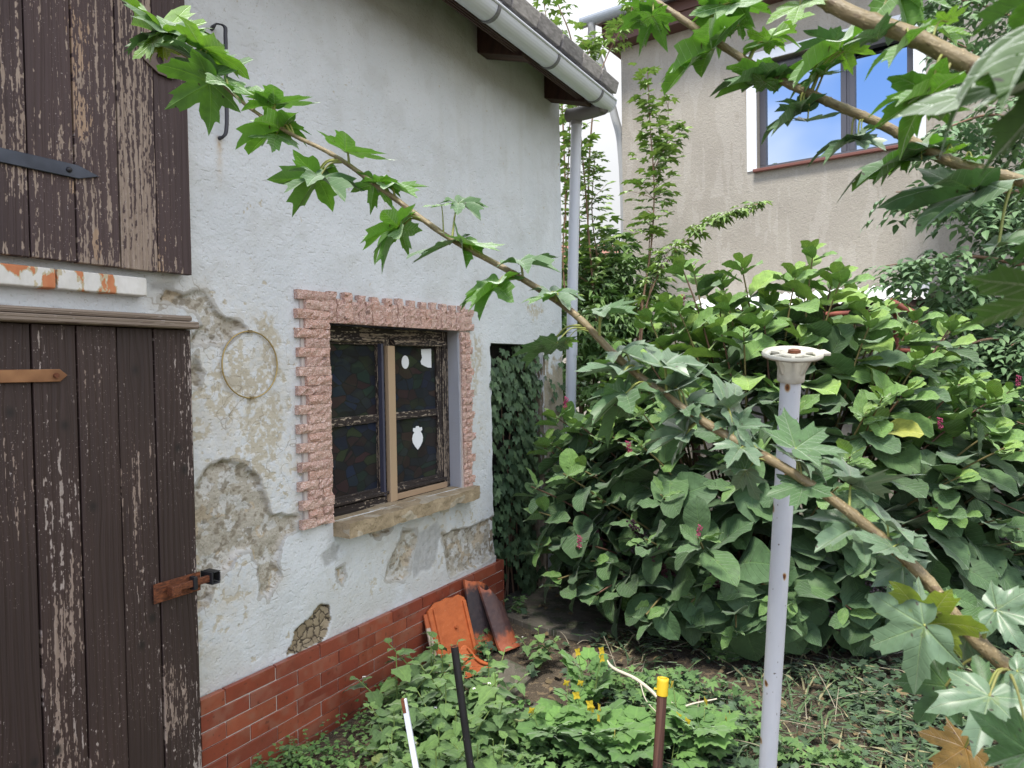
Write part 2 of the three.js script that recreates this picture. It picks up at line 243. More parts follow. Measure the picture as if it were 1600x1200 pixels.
// --- weathered planks: one texture per door, laid out in metres of that door
function woodPair(w, h, seams, o) {
  const TW = 1024, TH = 2048, idx = x => { let i = 0; while (i < seams.length && x > seams[i]) i++; return i; };
  const field = (x, y) => {
    const k = idx(x), q = k * 13.7 + o.seed, knots = []; let dx = 0, knot = 0;
    for (let m = 0; m < 3; m++) { const ky = TAB[(k * 17 + m * 7 + o.seed) & 65535] * h, kx = (k ? seams[k - 1] : (seams[0] ?? 0.5) - 0.12) + 0.02 + TAB[(k * 29 + m * 11 + 500 + o.seed) & 65535] * 0.09; const a = (x - kx), b = (y - ky) / 3.2, r2 = a * a + b * b; dx += a * 0.75 * Math.exp(-r2 / 0.0006); knot = Math.max(knot, Math.exp(-(a * a + (y - ky) ** 2 * 0.6) / 0.00012)); }
    const gx = x - dx + (fbm(x * 3 + q, y * 0.9, 3) - 0.5) * 0.05;
    const grain = fbm(gx * 70 + q, y * 1.6 + q, 3), fine = vn(gx * 330 + q, y * 6 + q), ring = 0.5 + 0.5 * Math.sin(gx * (260 + 60 * TAB[(k * 5) & 65535]) + 5 * fbm(gx * 12 + q, y * 0.8, 2));
    const area = fbm(x * 5 + q, y * 2.2 + q, 3), fleck = vn(x * 280 + 7, y * 70) * 0.5 + vn(x * 140, y * 26 + 40) * 0.3 + vn(x * 420 + 3, y * 210) * 0.2;
    const low = o.low(x, y, k) + (TAB[(k * 61 + o.seed * 3 + 17) & 65535] - 0.5) * 0.12;
    const loss = (grain * 0.3 + fine * 0.2 + ring * 0.14 + fleck * 0.62 + (area - 0.5) * (o.areaK ?? 0.6)) - o.keep + low;
    return { k, grain, fine, ring, area, loss, knot, fleck };
  };
  const at2 = (u, v) => field(o.x0 + u * w, o.y0 + v * h);
  const map = colorTex(TW, TH, (u, v) => {
    const f = at2(u, v); let paint = mix3(o.paint[0], o.paint[1], f.area * 0.6 + f.fine * 0.3 + TAB[(f.k * 91 + 3) & 65535] * 0.3);
    let wood = mix3(o.wood[0], o.wood[1], f.fine * 0.5 + f.fleck * 0.5); wood = mix3(wood, o.wood[2], f.area > 0.62 ? 0.5 : 0);
    let c = mix3(paint, wood, ss(0, 0.07, f.loss)); const sp = vn((o.x0 + u * w) * 420, (o.y0 + v * h) * 160 + 5); if (sp > 0.93 && f.area > 0.4) c = mix3(c, [196, 188, 184], 0.7); c = mix3(c, [24, 19, 17], f.knot * 0.8);
    return c;
  });
  const bump = heightTex(TW, TH, (u, v) => { const f = at2(u, v); return clamp(0.55 + (f.ring - 0.5) * 0.3 + (f.fine - 0.5) * 0.3 - 0.18 * ss(0, 0.05, f.loss)); });
  return { map, bump, uv: (x, y) => [(x - o.x0) / w, (y - o.y0) / h] };
}
const DS = [-0.52, -0.395, -0.27, -0.145], HS = [-0.518, -0.388, -0.253, -0.125];
const doorTex = woodPair(1.0, 2.0, [-0.9, -0.77, -0.645, ...DS], { x0: -1, y0: 0, seed: 3, keep: 0.9, areaK: 0.7, paint: [[38, 27, 25], [66, 50, 46]], wood: [[124, 108, 100], [176, 166, 160], [130, 108, 92]], low: (x, y, k) => 0.05 * ss(0.4, 0, y) + (x > -0.045 ? 0.2 * ss(-0.045, -0.01, x) : 0) + (k === 4 ? 0.05 : 0) + (y < 1.4 ? 0.03 : 0) });
const hatchTex = woodPair(1.0, 1.6, [-0.9, -0.77, -0.645, ...HS], { x0: -1, y0: 1.9, seed: 40, keep: 0.735, areaK: 0.55, paint: [[52, 40, 40], [84, 67, 66]], wood: [[112, 94, 82], [172, 156, 142], [176, 142, 110]], low: (x, y, k) => 0.12 * ss(2.06, 1.96, y) + (k === 7 ? -0.1 : 0) + (k === 6 ? 0.14 : 0) + (k < 5 ? 0.12 * ss(2.1, 2.3, y) * ss(2.5, 2.3, y) : 0) });
M.door = std([1, 1, 1], 0.62, { map: doorTex.map, bumpMap: doorTex.bump, bumpScale: 0.004 });
M.hatch = std([1, 1, 1], 0.72, { map: hatchTex.map, bumpMap: hatchTex.bump, bumpScale: 0.005 });
function planks(parent, xs, y0, y1, z0, z1, mat, tex, seed) {
  const r = rng(seed);
  for (let i = 0; i + 1 < xs.length; i++) { const j = (r() - 0.5) * 0.006, lo = y0 + (r() - 0.5) * 0.006; const g = box(xs[i] + 0.0022, xs[i + 1] - 0.0022, lo, y1, z0, z1 + j, 0.003); const q = planarUV(g, (x, y, z) => tex.uv(x, y)); const m = part('plank', q, mat, parent); m.rotation.y = (r() - 0.5) * 0.0; }
}
const door = part('door', box(-1.1, -0.004, 0.04, 1.765, 0.004, 0.014), M.dark, barn); door.userData.label = 'lower brown plank door with rusty strap hinge and bolt';
planks(door, [-1.1, -0.9, -0.77, -0.645, ...DS, -0.0165 + 0.012], 0.02, 1.77, 0.015, 0.045, M.door, doorTex, 8);
const hatch = part('hatch', box(-1.1, -0.006, 1.97, 3.2, 0.012, 0.022), M.dark, barn); hatch.userData.label = 'upper brown plank hatch with weathered paint';
planks(hatch, [-1.1, -0.9, -0.77, -0.645, ...HS, 0.004], 1.962, 3.25, 0.023, 0.052, M.hatch, hatchTex, 21);
const ironTex = (a, b, s) => colorTex(256, 256, (u, v) => mix3(a, b, clamp(fbm(u * 14 + s, v * 14, 5) * 1.6 - 0.3)));
M.rust = std([1, 1, 1], 0.72, { map: ironTex([70, 38, 24], [142, 84, 52], 1), metalness: 0.15 });
M.tanIron = std([1, 1, 1], 0.65, { map: ironTex([112, 74, 46], [160, 116, 78], 4), metalness: 0.1 });
M.blueIron = std([1, 1, 1], 0.42, { map: ironTex([58, 62, 72], [92, 98, 110], 7), metalness: 0.45 });
M.darkIron = std([0.03, 0.03, 0.035], 0.5, { metalness: 0.4 });
M.plate = std([1, 1, 1], 0.6, { map: ironTex([58, 46, 42], [120, 106, 98], 9), metalness: 0.3 });
const strap = (x0, tip, y0, y1, t, pt) => extrude([[x0, y0], [tip - pt, y0], [tip, (y0 + y1) / 2], [tip - pt, y1], [x0, y1]], t, 0.0015);
{
  const h1 = part('hinge', strap(-1.1, -0.322, 2.214, 2.252, 0.006, 0.06), M.blueIron, hatch, [0, 0, 0.056]); h1.rotation.z = 0;
  part('rivet', new THREE.SphereGeometry(0.009, 10, 8), M.darkIron, h1, [-0.41, 2.233, 0.007]);
  const h2 = part('hinge', strap(-1.1, -0.43, 1.602, 1.636, 0.006, 0.02), M.tanIron, door, [0, 0, 0.049]);
  const b2 = part('rivet', new THREE.CylinderGeometry(0.008, 0.008, 0.01, 6), M.rust, h2, [-0.462, 1.619, 0.01]); b2.rotation.x = Math.PI / 2;
  // latch plate with its worn hole
  const s = new THREE.Shape([[-0.185, 2.70], [-0.16, 2.65], [-0.11, 2.622], [-0.06, 2.62], [-0.005, 2.66], [-0.005, 2.735], [-0.08, 2.745], [-0.16, 2.735]].map(p => new THREE.Vector2(...p)));
  const hole = new THREE.Path(); hole.absellipse(-0.105, 2.672, 0.014, 0.018, 0, Math.PI * 2, true); s.holes.push(hole);
  const lp = part('latch_plate', new THREE.ExtrudeGeometry(s, { depth: 0.004, bevelEnabled: true, bevelSize: 0.001, bevelThickness: 0.001, bevelSegments: 1 }), M.plate, hatch, [0, 0, 0.057]);
  // bolt of the lower door
  const sl = Math.atan2(0.012, 0.16);
  const bt = part('bolt', merge([box(-0.175, 0.0, -0.036, 0.03, 0, 0.004, 0.001)]), M.rust, door, [0, 0.888, 0.05]); bt.rotation.z = 0;
  part('slide_bar', merge([box(-0.115, 0.03, -0.011, 0.013, 0.012, 0.026, 0.003), box(-0.135, -0.1, -0.018, 0.016, 0.012, 0.045, 0.004)]), M.rust, bt);
  part('keeper', merge([box(-0.045, -0.03, -0.022, 0.024, 0.004, 0.033, 0.003), box(0.02, 0.027, -0.02, 0.024, -0.025, 0.04, 0.002), box(0.028, 0.055, -0.02, -0.015, -0.02, 0.04, 0.002), box(0.028, 0.055, 0.02, 0.025, -0.02, 0.04, 0.002), box(0.05, 0.056, -0.014, 0.019, 0.0, 0.04, 0.002)]), M.darkIron, bt);
}
// beam above the door and the painted brick ledge below the hatch
const beamTex = woodPair(1.2, 0.3, [], { x0: 0, y0: 0, seed: 77, keep: 0.5, paint: [[74, 60, 52], [100, 84, 74]], wood: [[112, 98, 86], [152, 138, 124], [128, 108, 92]], low: () => 0.1 });
M.beam = std([1, 1, 1], 0.85, { map: beamTex.map, bumpMap: beamTex.bump, bumpScale: 0.006 });
{
  const L = [box(-1.2, 0.004, 1.772, 1.797, 0.0, 0.083, 0.006), box(-1.2, -0.012, 1.799, 1.818, 0.0, 0.066, 0.006)];
  part('door_lintel', planarUV(merge(L), (x, y, z) => [(y - 1.7) * 1.4 + z * 1.4, (x + 1.2) * 0.8]), M.beam, barn);
  const ledgeMat = std([1, 1, 1], 0.9, { map: colorTex(1024, 256, (u, v) => { const n = fbm(u * 26, v * 6, 5), m = fbm(u * 60 + 4, v * 14, 4); let c = mix3([206, 204, 198], [226, 224, 220], m); if (n > 0.56) c = mix3([186, 112, 74], [204, 138, 98], m); else if (n > 0.52) c = [190, 178, 150]; return c; }), bumpMap: heightTex(512, 128, (u, v) => fbm(u * 30, v * 8, 4)), bumpScale: 0.008 });
  const led = part('ledge', box(-1.2, -0.175, 1.88, 1.932, -0.02, 0.02), M.sidePlaster, barn);
  for (const [a, b] of [[-1.2, -0.72], [-0.715, -0.445], [-0.441, -0.16]]) part('brick', planarUV(box(a, b, 1.876, 1.937, 0, 0.043, 0.006), (x, y, z) => [x * 0.9, y * 2 + z * 2]), ledgeMat, led);
}
// red clinker plinth
M.mortar = std([0.55, 0.5, 0.46], 0.95);
const tileTones = [[146, 74, 54], [138, 69, 51], [152, 82, 60], [132, 67, 52], [146, 78, 60]];
M.clinker = tileTones.map((t, i) => std([1, 1, 1], 0.36, { map: colorTex(128, 128, (u, v) => { const n = fbm(u * 5 + i * 9, v * 5, 4), f = vn(u * 64, v * 64); let c = mix3(t.map(k => k * 0.86), t.map(k => k * 1.08), n + (f - 0.5) * 0.2); c = mix3(c, [150, 120, 104], 0.35 * ss(0.5, 0.75, fbm(u * 9 + i * 3 + 50, v * 9, 4))); if (vn(u * 40 + i * 7, v * 40) > 0.92) c = mix3(c, [88, 50, 40], 0.6); return c; }), bumpMap: heightTex(128, 128, (u, v) => fbm(u * 6 + i * 5, v * 6, 3)), bumpScale: 0.0015 }));
{
  const pl = part('plinth', box(0.004, 2.082, -0.12, 0.436, 0.012, 0.0225), M.mortar, barn), r = rng(31), rh = 0.0618;
  for (let row = 0; row < 9; row++) {
    const y1 = 0.447 - row * rh, y0 = y1 - rh + 0.0045; let x = row % 2 ? -0.01 : 0.0; let first = true;
    while (x < 2.075) { let len = first ? (row % 2 ? 0.23 : 0.112) : 0.236 + (r() - 0.5) * 0.006; first = false; let x1 = Math.min(x + len - 0.005, 2.088); if (x1 - x > 0.02) { const dz = (r() - 0.5) * 0.004, g = planarUV(box(Math.max(x, 0.006), x1, y0 + (r() - 0.5) * 0.0015, y1, row ? 0.013 : 0.004, 0.028 + dz, 0.0022), ((a, b) => (xx, yy) => [xx * 2 + a, yy * 2 + b])(r(), r())); part('tile', g, M.clinker[Math.floor(r() * 5)], pl); } x += len; }
  }
  for (let row = 0; row < 9; row++) { const y1 = 0.447 - row * rh; part('tile', planarUV(box(2.089, 2.098, y1 - rh + 0.0045, y1, -0.14, 0.027, 0.002), (x, y, z) => [z * 2, y * 2]), M.clinker[row % 5], pl); }
}
// split-faced brick slips round the window
M.slip = [0, 1, 2].map(i => std([1, 1, 1], 0.9, { map: colorTex(256, 256, (u, v) => { const n = fbm(u * 22 + i * 7, v * 22, 4), f = vn(u * 90 + i * 31, v * 90), g = vn(u * 170, v * 170 + 9); let c = mix3([[160, 120, 107], [180, 142, 126], [176, 130, 112]][i], [212, 182, 168], n * 0.9); if (f > 0.72) c = mix3(c, [236, 224, 216], 0.8); if (g > 0.8) c = mix3(c, [112, 76, 70], 0.6); return c; }, 6, 6), bumpMap: heightTex(256, 256, (u, v) => fbm(u * 30 + i, v * 30, 4), 6, 6), bumpScale: 0.006 }));
function splitBrick(x0, x1, y0, y1, d, r, z0 = 0) {
  const nx = Math.max(3, Math.round((x1 - x0) / 0.016)), ny = Math.max(3, Math.round((y1 - y0) / 0.012)), g = new THREE.BoxGeometry(x1 - x0, y1 - y0, d, nx, ny, 1), p = g.attributes.position, o = r() * 90, w = x1 - x0, h = y1 - y0;
  for (let i = 0; i < p.count; i++) { const x = p.getX(i), y = p.getY(i), z = p.getZ(i); if (z > 0) { const e = Math.min(w / 2 - Math.abs(x), h / 2 - Math.abs(y)); p.setZ(i, z + (fbm(x * 75 + o, y * 75 + o, 3) - 0.5) * 0.024 - (e < 0.003 ? 0.004 : 0)); p.setX(i, x + (vn(x * 70 + o, y * 70) - 0.5) * 0.003); } }
  g.translate((x0 + x1) / 2, (y0 + y1) / 2, z0 + d / 2); const q = toCreasedNormals(g, 0.6); return boxUV(q);
}
{
  const su = part('window_surround', merge([box(0.53, 0.681, 0.955, 1.95, 0, 0.012), box(0.69, 1.79, 1.832, 1.94, 0, 0.012), box(1.69, 1.785, 0.925, 1.83, 0, 0.012)]), std([0.5, 0.45, 0.42], 0.95), barn), r = rng(57);
  const add = (a, b, c, d, e = 0.026) => part('brick', splitBrick(a, b, c, d, e + r() * 0.006, r), M.slip[Math.floor(r() * 3)], su);
  for (let k = 0; k < 25; k++) { const y0 = 0.956 + k * 0.0402, y1 = y0 + 0.0391, out = k % 2 ? 0.545 + r() * 0.01 : 0.498 + r() * 0.012; if (k < 7 && r() < 0.75) { const m = mix(out, 0.683, 0.4 + r() * 0.25); add(out, m - 0.001, y0, y1); add(m + 0.002, 0.683, y0, y1); } else add(out, 0.684, y0, y1); }
  for (let k = 0, x = 0.686; x < 1.71; k++) { const w = 0.0452 + (r() - 0.5) * 0.004; add(x, x + w - 0.0012, 1.829, (k % 2 ? 1.932 : 1.966) + (r() - 0.5) * 0.008); x += w; }
  for (let k = 0; k < 3; k++) add(1.722, (k % 2 ? 1.79 : 1.815), 1.834 + k * 0.04, 1.872 + k * 0.04);
  for (let k = 0; k < 22; k++) { const y0 = 0.926 + k * 0.0408, y1 = y0 + 0.0396, sh = 0.014 * (1 - k / 22), end = (k % 3 === 1 ? 1.812 : 1.785) + (r() - 0.5) * 0.012, m = 1.735 + (r() - 0.5) * 0.012; if (k % 5 === 2) add(1.689 + sh, end, y0, y1); else { add(1.689 + sh, m, y0, y1, 0.022); add(m + 0.002, end, y0, y1, 0.022); } }
}
// window sill: a rough stone
{
  const g = new THREE.BoxGeometry(1.08, 0.066, 0.17, 50, 5, 8), p = g.attributes.position;
  for (let i = 0; i < p.count; i++) { const x = p.getX(i), y = p.getY(i), z = p.getZ(i); let dz = (fbm(x * 16 + 3, y * 20, 3) - 0.5) * 0.018 * (z > 0 ? 1 : 0), dy = (fbm(x * 12, z * 14 + 7, 3) - 0.5) * 0.012; if (z > 0.06 && y < 0) { dy += 0.016 * ss(0.5, 0.75, fbm(x * 6 + 11, 4, 3)); dz -= 0.02 * ss(0.5, 0.75, fbm(x * 6 + 11, 4, 3)); } if (x > 0.44) dz -= 0.03 * (x - 0.44) / 0.1 * (z > 0 ? 1 : 0); p.setXYZ(i, x, y + dy, z + dz); }
  g.translate(1.245, 0.918, 0.012); const q = boxUV(toCreasedNormals(g, 0.7));
  part('window_sill', q, std([1, 1, 1], 0.93, { map: colorTex(512, 512, (u, v) => { const n = fbm(u * 14, v * 14, 5), f = vn(u * 200, v * 200); let c = mix3([132, 116, 92], [176, 158, 130], n); if (f > 0.86) c = mix3(c, [92, 80, 62], 0.6); if (fbm(u * 8 + 5, v * 8, 3) > 0.62) c = mix3(c, [186, 180, 168], 0.5); return c; }), bumpMap: heightTex(512, 512, (u, v) => fbm(u * 60, v * 60, 4)), bumpScale: 0.006 }), barn);
}
// window: frame, two sashes, four panes with a coloured film, paper cut-outs
{
  const ft = woodPair(1.0, 1.0, [], { x0: 0, y0: 0, seed: 120, keep: 0.78, paint: [[30, 24, 22], [52, 42, 38]], wood: [[132, 116, 98], [176, 164, 146], [120, 104, 88]], low: () => 0.05 });
  M.sash = std([1, 1, 1], 0.8, { map: ft.map, bumpMap: ft.bump, bumpScale: 0.004 });
  const tuv = (g, vert) => planarUV(g, (x, y, z) => vert ? [x * 1.0 + z, y] : [y * 1.0 + z, x]);
  const V = (a, b, c, d, e, f) => tuv(box(a, b, c, d, e, f, 0.003), true), H = (a, b, c, d, e, f) => tuv(box(a, b, c, d, e, f, 0.003), false);
  const wn = part('window', merge([V(0.684, 0.765, 0.95, 1.829, -0.17, -0.095), V(1.668, 1.738, 0.95, 1.829, -0.17, -0.095), H(0.765, 1.668, 1.775, 1.829, -0.17, -0.095), H(0.765, 1.668, 0.945, 0.985, -0.17, -0.085), V(1.172, 1.214, 0.985, 1.775, -0.17, -0.09)]), M.sash, barn);
  part('frame_rail', H(0.77, 1.165, 1.757, 1.775, -0.094, -0.08), M.sash, wn); part('frame_rail', H(1.22, 1.664, 1.745, 1.772, -0.094, -0.062), M.sash, wn);
  const sash = (x0, x1, t, b) => part('sash', merge([V(x0, x0 + 0.042, b, t, -0.135, -0.1), V(x1 - 0.042, x1, b, t, -0.135, -0.1), H(x0 + 0.042, x1 - 0.042, t - 0.03, t, -0.135, -0.1), H(x0 + 0.042, x1 - 0.042, b, b + 0.04, -0.135, -0.095), H(x0 + 0.042, x1 - 0.042, 1.358, 1.398, -0.13, -0.1), H(x0 + 0.0, x1, b + 0.006, b + 0.022, -0.094, -0.07)]), M.sash, wn);
  sash(0.768, 1.17, 1.773, 0.988); sash(1.216, 1.666, 1.773, 0.988);
  part('cover_strip', box(1.165, 1.219, 0.952, 1.74, -0.088, -0.06, 0.004), std([0.42, 0.3, 0.19], 0.55), wn);
  part('cover_strip', box(1.128, 1.144, 0.99, 1.75, -0.098, -0.07, 0.003), std([0.06, 0.06, 0.09], 0.4), wn);
  part('cover_strip', box(1.232, 1.665, 0.953, 0.985, -0.084, -0.072, 0.003), std([0.36, 0.25, 0.16], 0.6), wn);
  const film = colorTex(512, 1024, (u, v) => { const x = u * 11 + fbm(u * 9, v * 9, 2) * 0.9, y = v * 20 + fbm(u * 9 + 7, v * 9, 2) * 0.9, k = cells(x, y, 5), a = TAB[(k[2] * 7 + 5) & 65535]; const pal = [[20, 32, 48], [22, 46, 34], [56, 26, 28], [18, 30, 62], [42, 50, 22], [30, 34, 42], [58, 34, 24]]; let c = pal[Math.floor(a * 7)]; c = mix3(c, [26, 44, 44], 0.2).map(q => q * (0.5 + 0.45 * TAB[(k[2] * 3) & 65535])); if (k[1] < 0.07) c = [7, 8, 9]; return c; });
  M.pane = new THREE.MeshPhysicalMaterial({ color: 0xffffff, map: film, roughness: 0.9, clearcoat: 0.3, clearcoatRoughness: 0.04, bumpMap: heightTex(128, 128, (u, v) => fbm(u * 3, v * 3, 3)), bumpScale: 0.003 });
  const pane = (x0, x1, y0, y1) => part('pane', planarUV(box(x0, x1, y0, y1, -0.121, -0.116), (x, y) => [(x - 0.78) / 0.9, (y - 0.95) / 0.9]), M.pane, wn);
  pane(0.806, 1.132, 1.394, 1.747); pane(0.806, 1.132, 1.022, 1.362); pane(1.254, 1.628, 1.394, 1.747); pane(1.254, 1.628, 1.022, 1.362);
  const paper = std([0.78, 0.8, 0.83], 0.8), cut = (pts) => part('paper_cutout', extrude(pts, 0.0012), paper, wn, [0, 0, -0.1152]);
  const ov = []; for (let i = 0; i < 24; i++) { const a = i / 24 * Math.PI * 2; ov.push([1.365 + 0.03 * Math.cos(a), 1.658 + 0.035 * Math.sin(a)]); } cut(ov);
  cut([[1.503, 1.728], [1.592, 1.732], [1.592, 1.627], [1.56, 1.628], [1.53, 1.636], [1.503, 1.646], [1.496, 1.662], [1.51, 1.682], [1.504, 1.7]]);
  cut([[1.44, 1.303], [1.446, 1.312], [1.468, 1.312], [1.474, 1.303], [1.496, 1.304], [1.498, 1.288], [1.484, 1.28], [1.496, 1.268], [1.504, 1.248], [1.5, 1.226], [1.482, 1.204], [1.457, 1.184], [1.434, 1.204], [1.416, 1.226], [1.41, 1.248], [1.418, 1.268], [1.43, 1.28], [1.418, 1.288], [1.42, 1.304]]);
}
// doorway behind the ivy
{
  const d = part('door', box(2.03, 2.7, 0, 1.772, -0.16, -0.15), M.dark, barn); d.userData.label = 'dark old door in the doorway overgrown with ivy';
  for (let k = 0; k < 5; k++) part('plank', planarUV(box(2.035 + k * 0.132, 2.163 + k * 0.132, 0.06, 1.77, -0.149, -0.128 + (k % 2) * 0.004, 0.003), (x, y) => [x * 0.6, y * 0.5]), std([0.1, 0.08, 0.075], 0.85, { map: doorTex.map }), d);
}
// eaves: rafters, soffit boards, roof tiles, gutter and downpipe
M.rafter = std([1, 1, 1], 0.85, { map: colorTex(256, 512, (u, v) => mix3([46, 30, 25], [84, 58, 48], fbm(u * 40, v * 4, 4))) });
M.pvc = std([0.62, 0.65, 0.7], 0.38); M.pvc2 = std([0.56, 0.58, 0.64], 0.45);
{
  const pitch = Math.atan(0.3);
  for (let k = -3; k < 2; k++) { const s = 1.94 + k * 0.83, rot = box(0, 0.115, -0.17, 0, -4.6, 0.36, 0.004); const m = part('rafter', boxUV(rot), M.rafter, barn, [s, 3.64, 0]); m.rotation.x = pitch; }
  const sof = new THREE.Group(); void sof;
  const bd = part('roof_boarding', box(-4.0, 3.0, 0, 0.02, -4.9, 0.4), M.rafter, barn, [0, 3.645, 0]); bd.rotation.x = pitch;
  for (let k = 0; k < 3; k++) part('board', box(-4, 2.98, 3.535 - k * 0.0, 3.56, 0.25 + k * 0.03, 0.275 + k * 0.03), M.rafter, bd).visible = true;
  bd.children.forEach((c, i) => { c.geometry = box(-4, 2.98, -0.16 + i * 0.004, -0.005, 0.30 + i * 0.016, 0.314 + i * 0.016); });
  const rt = part('roof', box(-4.05, 3.02, 0.022, 0.05, -4.95, 0.36), M.sidePlaster, barn, [0, 3.645, 0]); rt.rotation.x = pitch;
  const tileMat = [[148, 144, 142], [166, 161, 157], [134, 131, 130]].map((t, i) => std([1, 1, 1], 0.9, { map: colorTex(128, 128, (u, v) => mix3(t.map(q => q * 0.75), t.map(q => q * 1.2), fbm(u * 9 + i * 4, v * 9, 4))) })), r = rng(9);
  for (let k = 0; k < 21; k++) { const x1 = 3.06 - k * 0.285 - (r()) * 0.01, x0 = x1 - 0.272; part('roof_tile', box(x0, x1, -0.035 + r() * 0.008, 0.052 + r() * 0.012, -0.05 + 0.42, 0.43 + r() * 0.012, 0.008), tileMat[k % 3], rt); part('roof_tile', box(x0 - 0.12, x1 - 0.12, 0.056 + r() * 0.006, 0.08 + r() * 0.01, -0.2, 0.366, 0.006), tileMat[(k + 1) % 3], rt); }
  // gutter: half round trough with beaded lip
  const half = []; const gr = 0.066; for (let i = 0; i <= 14; i++) { const a = Math.PI + i / 14 * Math.PI; half.push([Math.cos(a) * gr, Math.sin(a) * gr]); } for (let i = 14; i >= 0; i--) { const a = Math.PI + i / 14 * Math.PI; half.push([Math.cos(a) * (gr - 0.004), Math.sin(a) * (gr - 0.004)]); }
  const gg = extrude(half, 7.0); gg.rotateY(-Math.PI / 2); gg.translate(3.0, 0, 0);                     // runs along -x from the corner
  const lip = new THREE.CylinderGeometry(0.008, 0.008, 7.0, 8); lip.rotateZ(Math.PI / 2); lip.translate(-0.5, 0.0, 0.068);
  const GY = 3.43, GZ = 0.365; const gut = part('gutter', merge([gg, lip]), M.pvc, barn, [0, GY, GZ]);
  const capPts = []; for (let i = 0; i <= 14; i++) { const a = Math.PI + i / 14 * Math.PI; capPts.push([Math.cos(a) * 0.069, Math.sin(a) * 0.069]); }
  const cap = extrude(capPts, 0.012); cap.rotateY(-Math.PI / 2); cap.translate(3.012, 0, 0); part('end_cap', cap, M.pvc, gut);
  for (const s of [2.16, 2.79, 1.5, 0.86, 0.2]) { const b = []; for (let i = 0; i <= 14; i++) { const a = Math.PI * 0.98 + i / 14 * Math.PI * 1.06; b.push([Math.cos(a) * 0.071, Math.sin(a) * 0.071]); } for (let i = 14; i >= 0; i--) { const a = Math.PI * 0.98 + i / 14 * Math.PI * 1.06; b.push([Math.cos(a) * 0.0675, Math.sin(a) * 0.0675]); } const q = extrude(b, 0.026); q.rotateY(-Math.PI / 2); q.translate(s, 0, 0); part('bracket', merge([q, box(s - 0.026, s, -0.005, 0.012, 0.066, 0.074)]), std([0.2, 0.2, 0.21], 0.5, { metalness: 0.5 }), gut); }
  const pts = [V3(2.9, 3.375, 0.36), V3(2.96, 3.34, 0.31), V3(3.03, 3.335, 0.16), V3(3.06, 3.33, 0.1)];
  const dp = part('downpipe', merge([taper([V3(3.06, 3.42, 0.107), V3(3.063, 2.2, 0.055), V3(3.07, 0.05, -0.02)], [0.038, 0.038], 10, 18)]), M.pvc2, barn);
  void pts; part('elbow', taper([V3(2.93, 3.375, 0.365), V3(2.98, 3.385, 0.25), V3(3.05, 3.41, 0.1), V3(3.06, 3.42, 0.04)], [0.05, 0.047], 14, 16), std([0.2, 0.185, 0.18], 0.6), dp); part('collar', taper([V3(3.06, 3.43, 0.107), V3(3.061, 3.34, 0.103)], [0.043, 0.042], 4, 18), std([0.3, 0.29, 0.3], 0.6), dp);
  part('sleeve', taper([V3(3.0655, 1.8, 0.042), V3(3.066, 1.7, 0.038)], [0.0405, 0.0405], 3, 18), M.pvc2, dp);
}
// iron rod fixed beside the hatch
part('iron_rod', taper([V3(0.145, 2.885, -0.005), V3(0.148, 2.897, 0.03), V3(0.17, 2.895, 0.04), V3(0.173, 2.86, 0.04), V3(0.17, 2.7, 0.04), V3(0.168, 2.53, 0.04), V3(0.168, 2.50, 0.03), V3(0.165, 2.49, -0.005)], [0.0075, 0.0075], 40, 8), std([0.055, 0.055, 0.065], 0.5, { metalness: 0.3 }), barn);

// wire ring hanging on the wall
{
  const rg = thing('wire_ring', 'thin brass coloured wire ring hanging on the flaking wall beside the window', 'ring'); rg.position.copy(barnPt(0.272, 1.648, 0.012)); rg.rotation.y = Math.PI / 2 - ANG;
  part('hoop', new THREE.TorusGeometry(0.129, 0.003, 8, 72), std([0.42, 0.31, 0.13], 0.4, { metalness: 0.6 }), rg); part('clip', box(-0.008, 0.008, 0.123, 0.134, -0.004, 0.006), std([0.25, 0.19, 0.1], 0.5, { metalness: 0.5 }), rg); part('clip', box(-0.006, 0.008, -0.135, -0.123, -0.004, 0.006), std([0.25, 0.19, 0.1], 0.5, { metalness: 0.5 }), rg);
}
